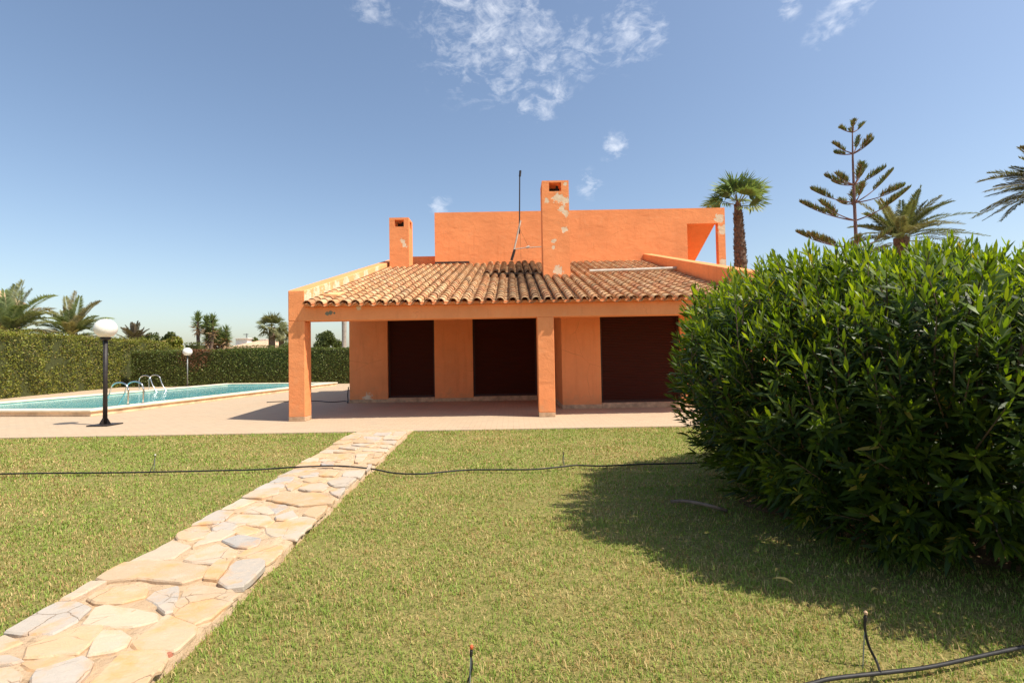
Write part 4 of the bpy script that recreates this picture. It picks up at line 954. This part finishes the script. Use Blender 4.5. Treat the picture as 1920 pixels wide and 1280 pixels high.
hedge((dp(345, 650, 35).x, 35, 0), (dp(372, 650, 35).x, 35, 0), 1.0, dp(350, 643, 35).z, 160, dark, 'short dark hedge left of the yucca stem', 54)
hedge((dp(420, 650, 38).x, 38, 0), (dp(560, 650, 38).x, 38, 0), 1.0, dp(470, 648, 38).z, 120, dark, 'distant hedge below the pale roof beyond the pool', 55)
# Norfolk Island pine
def araucaria():
    Y = 18.0; base = dp(1606, 470, Y); top = dp(1598, 236, Y)
    Tr = empty('conifer_tree', (base.x, base.y, -.1), 'bare tiered conifer with upswept branch whorls above the shrub', 'tree')
    q = MB(); r = np.random.default_rng(5)
    q.tube([(base.x+.1, Y, -.1), tuple(base), tuple(dp(1602, 380, Y)), tuple(dp(1599, 300, Y)), tuple(top)], [.085, .062, .05, .034, .014], 10)
    q.build('trunk', M_ARAU, Tr)
    Z = lambda x, y: (1490+x/4.922, 220+y/4.922)
    wh = [((535, 138), [(415, 100, 0), (660, 50, .1), (590, 70, .35), (480, 80, -.3), (530, 42, .02)], .45),
          ((545, 335), [(355, 245, 0), (635, 160, .2), (680, 235, -.2), (470, 265, .5), (590, 250, -.5)], .35),
          ((555, 620), [(340, 510, .3), (320, 565, -.3), (715, 420, .3), (790, 490, -.2), (460, 520, -.7), (520, 505, .8)], .3),
          ((560, 788), [(170, 655, .1), (445, 710, -.8), (930, 480, .1), (780, 735, -.9), (740, 560, .8), (600, 690, .9)], .45),
          ((565, 952), [(125, 745, .4), (150, 820, -.4), (1060, 655, 0), (765, 815, -.8), (440, 770, .9), (735, 590, .9)], .5),
          ((570, 1210), [(55, 1045, .2), (65, 1100, -.3), (455, 1150, -.6), (340, 1085, .5), (700, 1120, .7), (900, 1040, 0)], .45)]
    br = MB(); B, Tp, Wd, Hn, Cc = [], [], [], [], []
    for node, tips, start in wh:
        p0 = dp(*Z(*node), Y)
        for tx, ty, dY in tips:
            p2 = dp(*Z(tx, ty), Y); p2 = Vector((p2.x, Y+dY*1.3, p2.z)); Ln = (p2-p0).length
            mid = p0.lerp(p2, .55)+Vector((0, 0, -.12*Ln))
            P = [p0*(1-s)**2+mid*2*s*(1-s)+p2*s*s for s in np.linspace(0, 1, 12)]
            br.tube(P, [.026-.0018*k for k in range(12)], 5, False)
            n = int(95*Ln)+26; f = start+(1-start)*r.random(n)**.75; k = f*11; i = np.minimum(k.astype(int), 10)
            A = np.array(P); c = A[i]+(A[i+1]-A[i])*(k-i)[:, None]
            ax = A[11]-A[0]; ax = ax/np.linalg.norm(ax); sd = np.cross(ax, [0, 0, 1.]); sd /= np.linalg.norm(sd)+1e-9
            d = np.array([0, 0, 1.])*r.uniform(.6, 1.1, n)[:, None]+sd*r.normal(0, .42, n)[:, None]+ax*r.uniform(.1, .5, n)[:, None]
            d /= np.linalg.norm(d, axis=1, keepdims=True); L = r.uniform(.18, .37, n)*np.interp(f, [start, start+.15, .85, 1], [.6, 1, .9, .45])*min(1, .45+Ln*.5)
            col = np.array([[.20, .25, .09], [.24, .25, .10], [.16, .21, .08], [.30, .22, .09]])[r.integers(0, 4, n)]*r.uniform(.75, 1.2, (n, 1))
            for rot in (0, 1):
                B.append(c); Tp.append(c+d*L[:, None]); Wd.append(np.full(n, .030)); Hn.append(np.cross(d, unit(r, n)) if rot else unit(r, n)); Cc.append(col)
    br.build('branches', M_ARAU, Tr)
    V, F, C = blades(*[np.concatenate(x) for x in (B, Tp, Wd, Hn, Cc)], r); obj_np('foliage', V, F, M_FROND, Tr, C)
araucaria()
# ------------------------------------------------------------------ far buildings
M_PINK = plain('pink_render', (.62, .38, .26), .9, var=.12)
M_FARTILE = plain('far_roof_tile', (.58, .38, .24), .9, var=.3, scale=3, bump=.6)
def far_house(x0, x1, y0, y1, ze, zr, wall, label, chim=(), win=(), over=.4):
    Hs = empty('house', ((x0+x1)/2, (y0+y1)/2, -.1), label, 'house')
    q = MB(); q.box(x0, x1, y0, y1, -.1, ze); q.build('wall', wall, Hs)
    q = MB(); a, b_, c, d = x0-over, x1+over, y0-over, y1+over; ym = (y0+y1)/2; hx = min((y1-y0)/2, (x1-x0)/2*.8)
    q.add([(a, c, ze), (b_, c, ze), (b_, d, ze), (a, d, ze), (a+hx, ym, zr), (b_-hx, ym, zr), (a, c, ze-.14), (b_, c, ze-.14), (b_, d, ze-.14), (a, d, ze-.14)],
          [(0, 1, 5, 4), (1, 2, 5), (2, 3, 4, 5), (3, 0, 4), (6, 7, 1, 0), (7, 8, 2, 1), (8, 9, 3, 2), (9, 6, 0, 3), (9, 8, 7, 6)])
    ro = q.build('roof', M_FARTILE, Hs)
    for cx, cy, w, z0, z1 in chim:
        q = MB(); q.box(cx-w, cx+w, cy-w, cy+w, z0, z1); q.box(cx-w*1.25, cx+w*1.25, cy-w*1.25, cy+w*1.25, z1, z1+.12); q.build('chimney', M_WHITE, ro)
    for wx, wz, ww, wh_ in win:
        q = MB(); q.box(wx-ww, wx+ww, y0-.05, y0+.02, wz, wz+wh_); q.build('window', M_IRON, Hs)
e = dp(0, 566, 50); f = dp(56, 560, 53.5); rz = dp(0, 541, 51.5).z
far_house(e.x-9, f.x-.5, 50, 53, e.z, rz, M_PINK, 'pink villa with a pale tiled roof at the far left edge', (), ((e.x-1.5, 3, .6, 1.3),), .5)
e = dp(428, 650, 74); f = dp(508, 650, 74); tz = dp(445, 638, 78).z
far_house(e.x, f.x, 74, 84, dp(470, 651, 74).z, tz, M_WHITE, 'distant low white house with a pale brown roof', ((dp(496, 640, 79).x, 79, .42, 2.8, dp(496, 637, 79).z), (dp(452, 640, 78).x, 79, .9, 3.2, dp(452, 635.5, 79).z)), (), .3)
c = dp(462.5, 650, 84); q = MB(); tz = dp(462, 625, 84).z
q.tube([(c.x, c.y, -.1), (c.x, c.y, tz)], [.14, .10], 8); q.tube([(c.x-.55, c.y-.02, tz-.15), (c.x+.3, c.y-.02, tz-.15)], .06, 6)
tag(q.build('utility_pole', M_GREYMETAL, origin=(c.x, c.y, -.1)), 'thin grey utility pole behind the pale roof', 'pole')
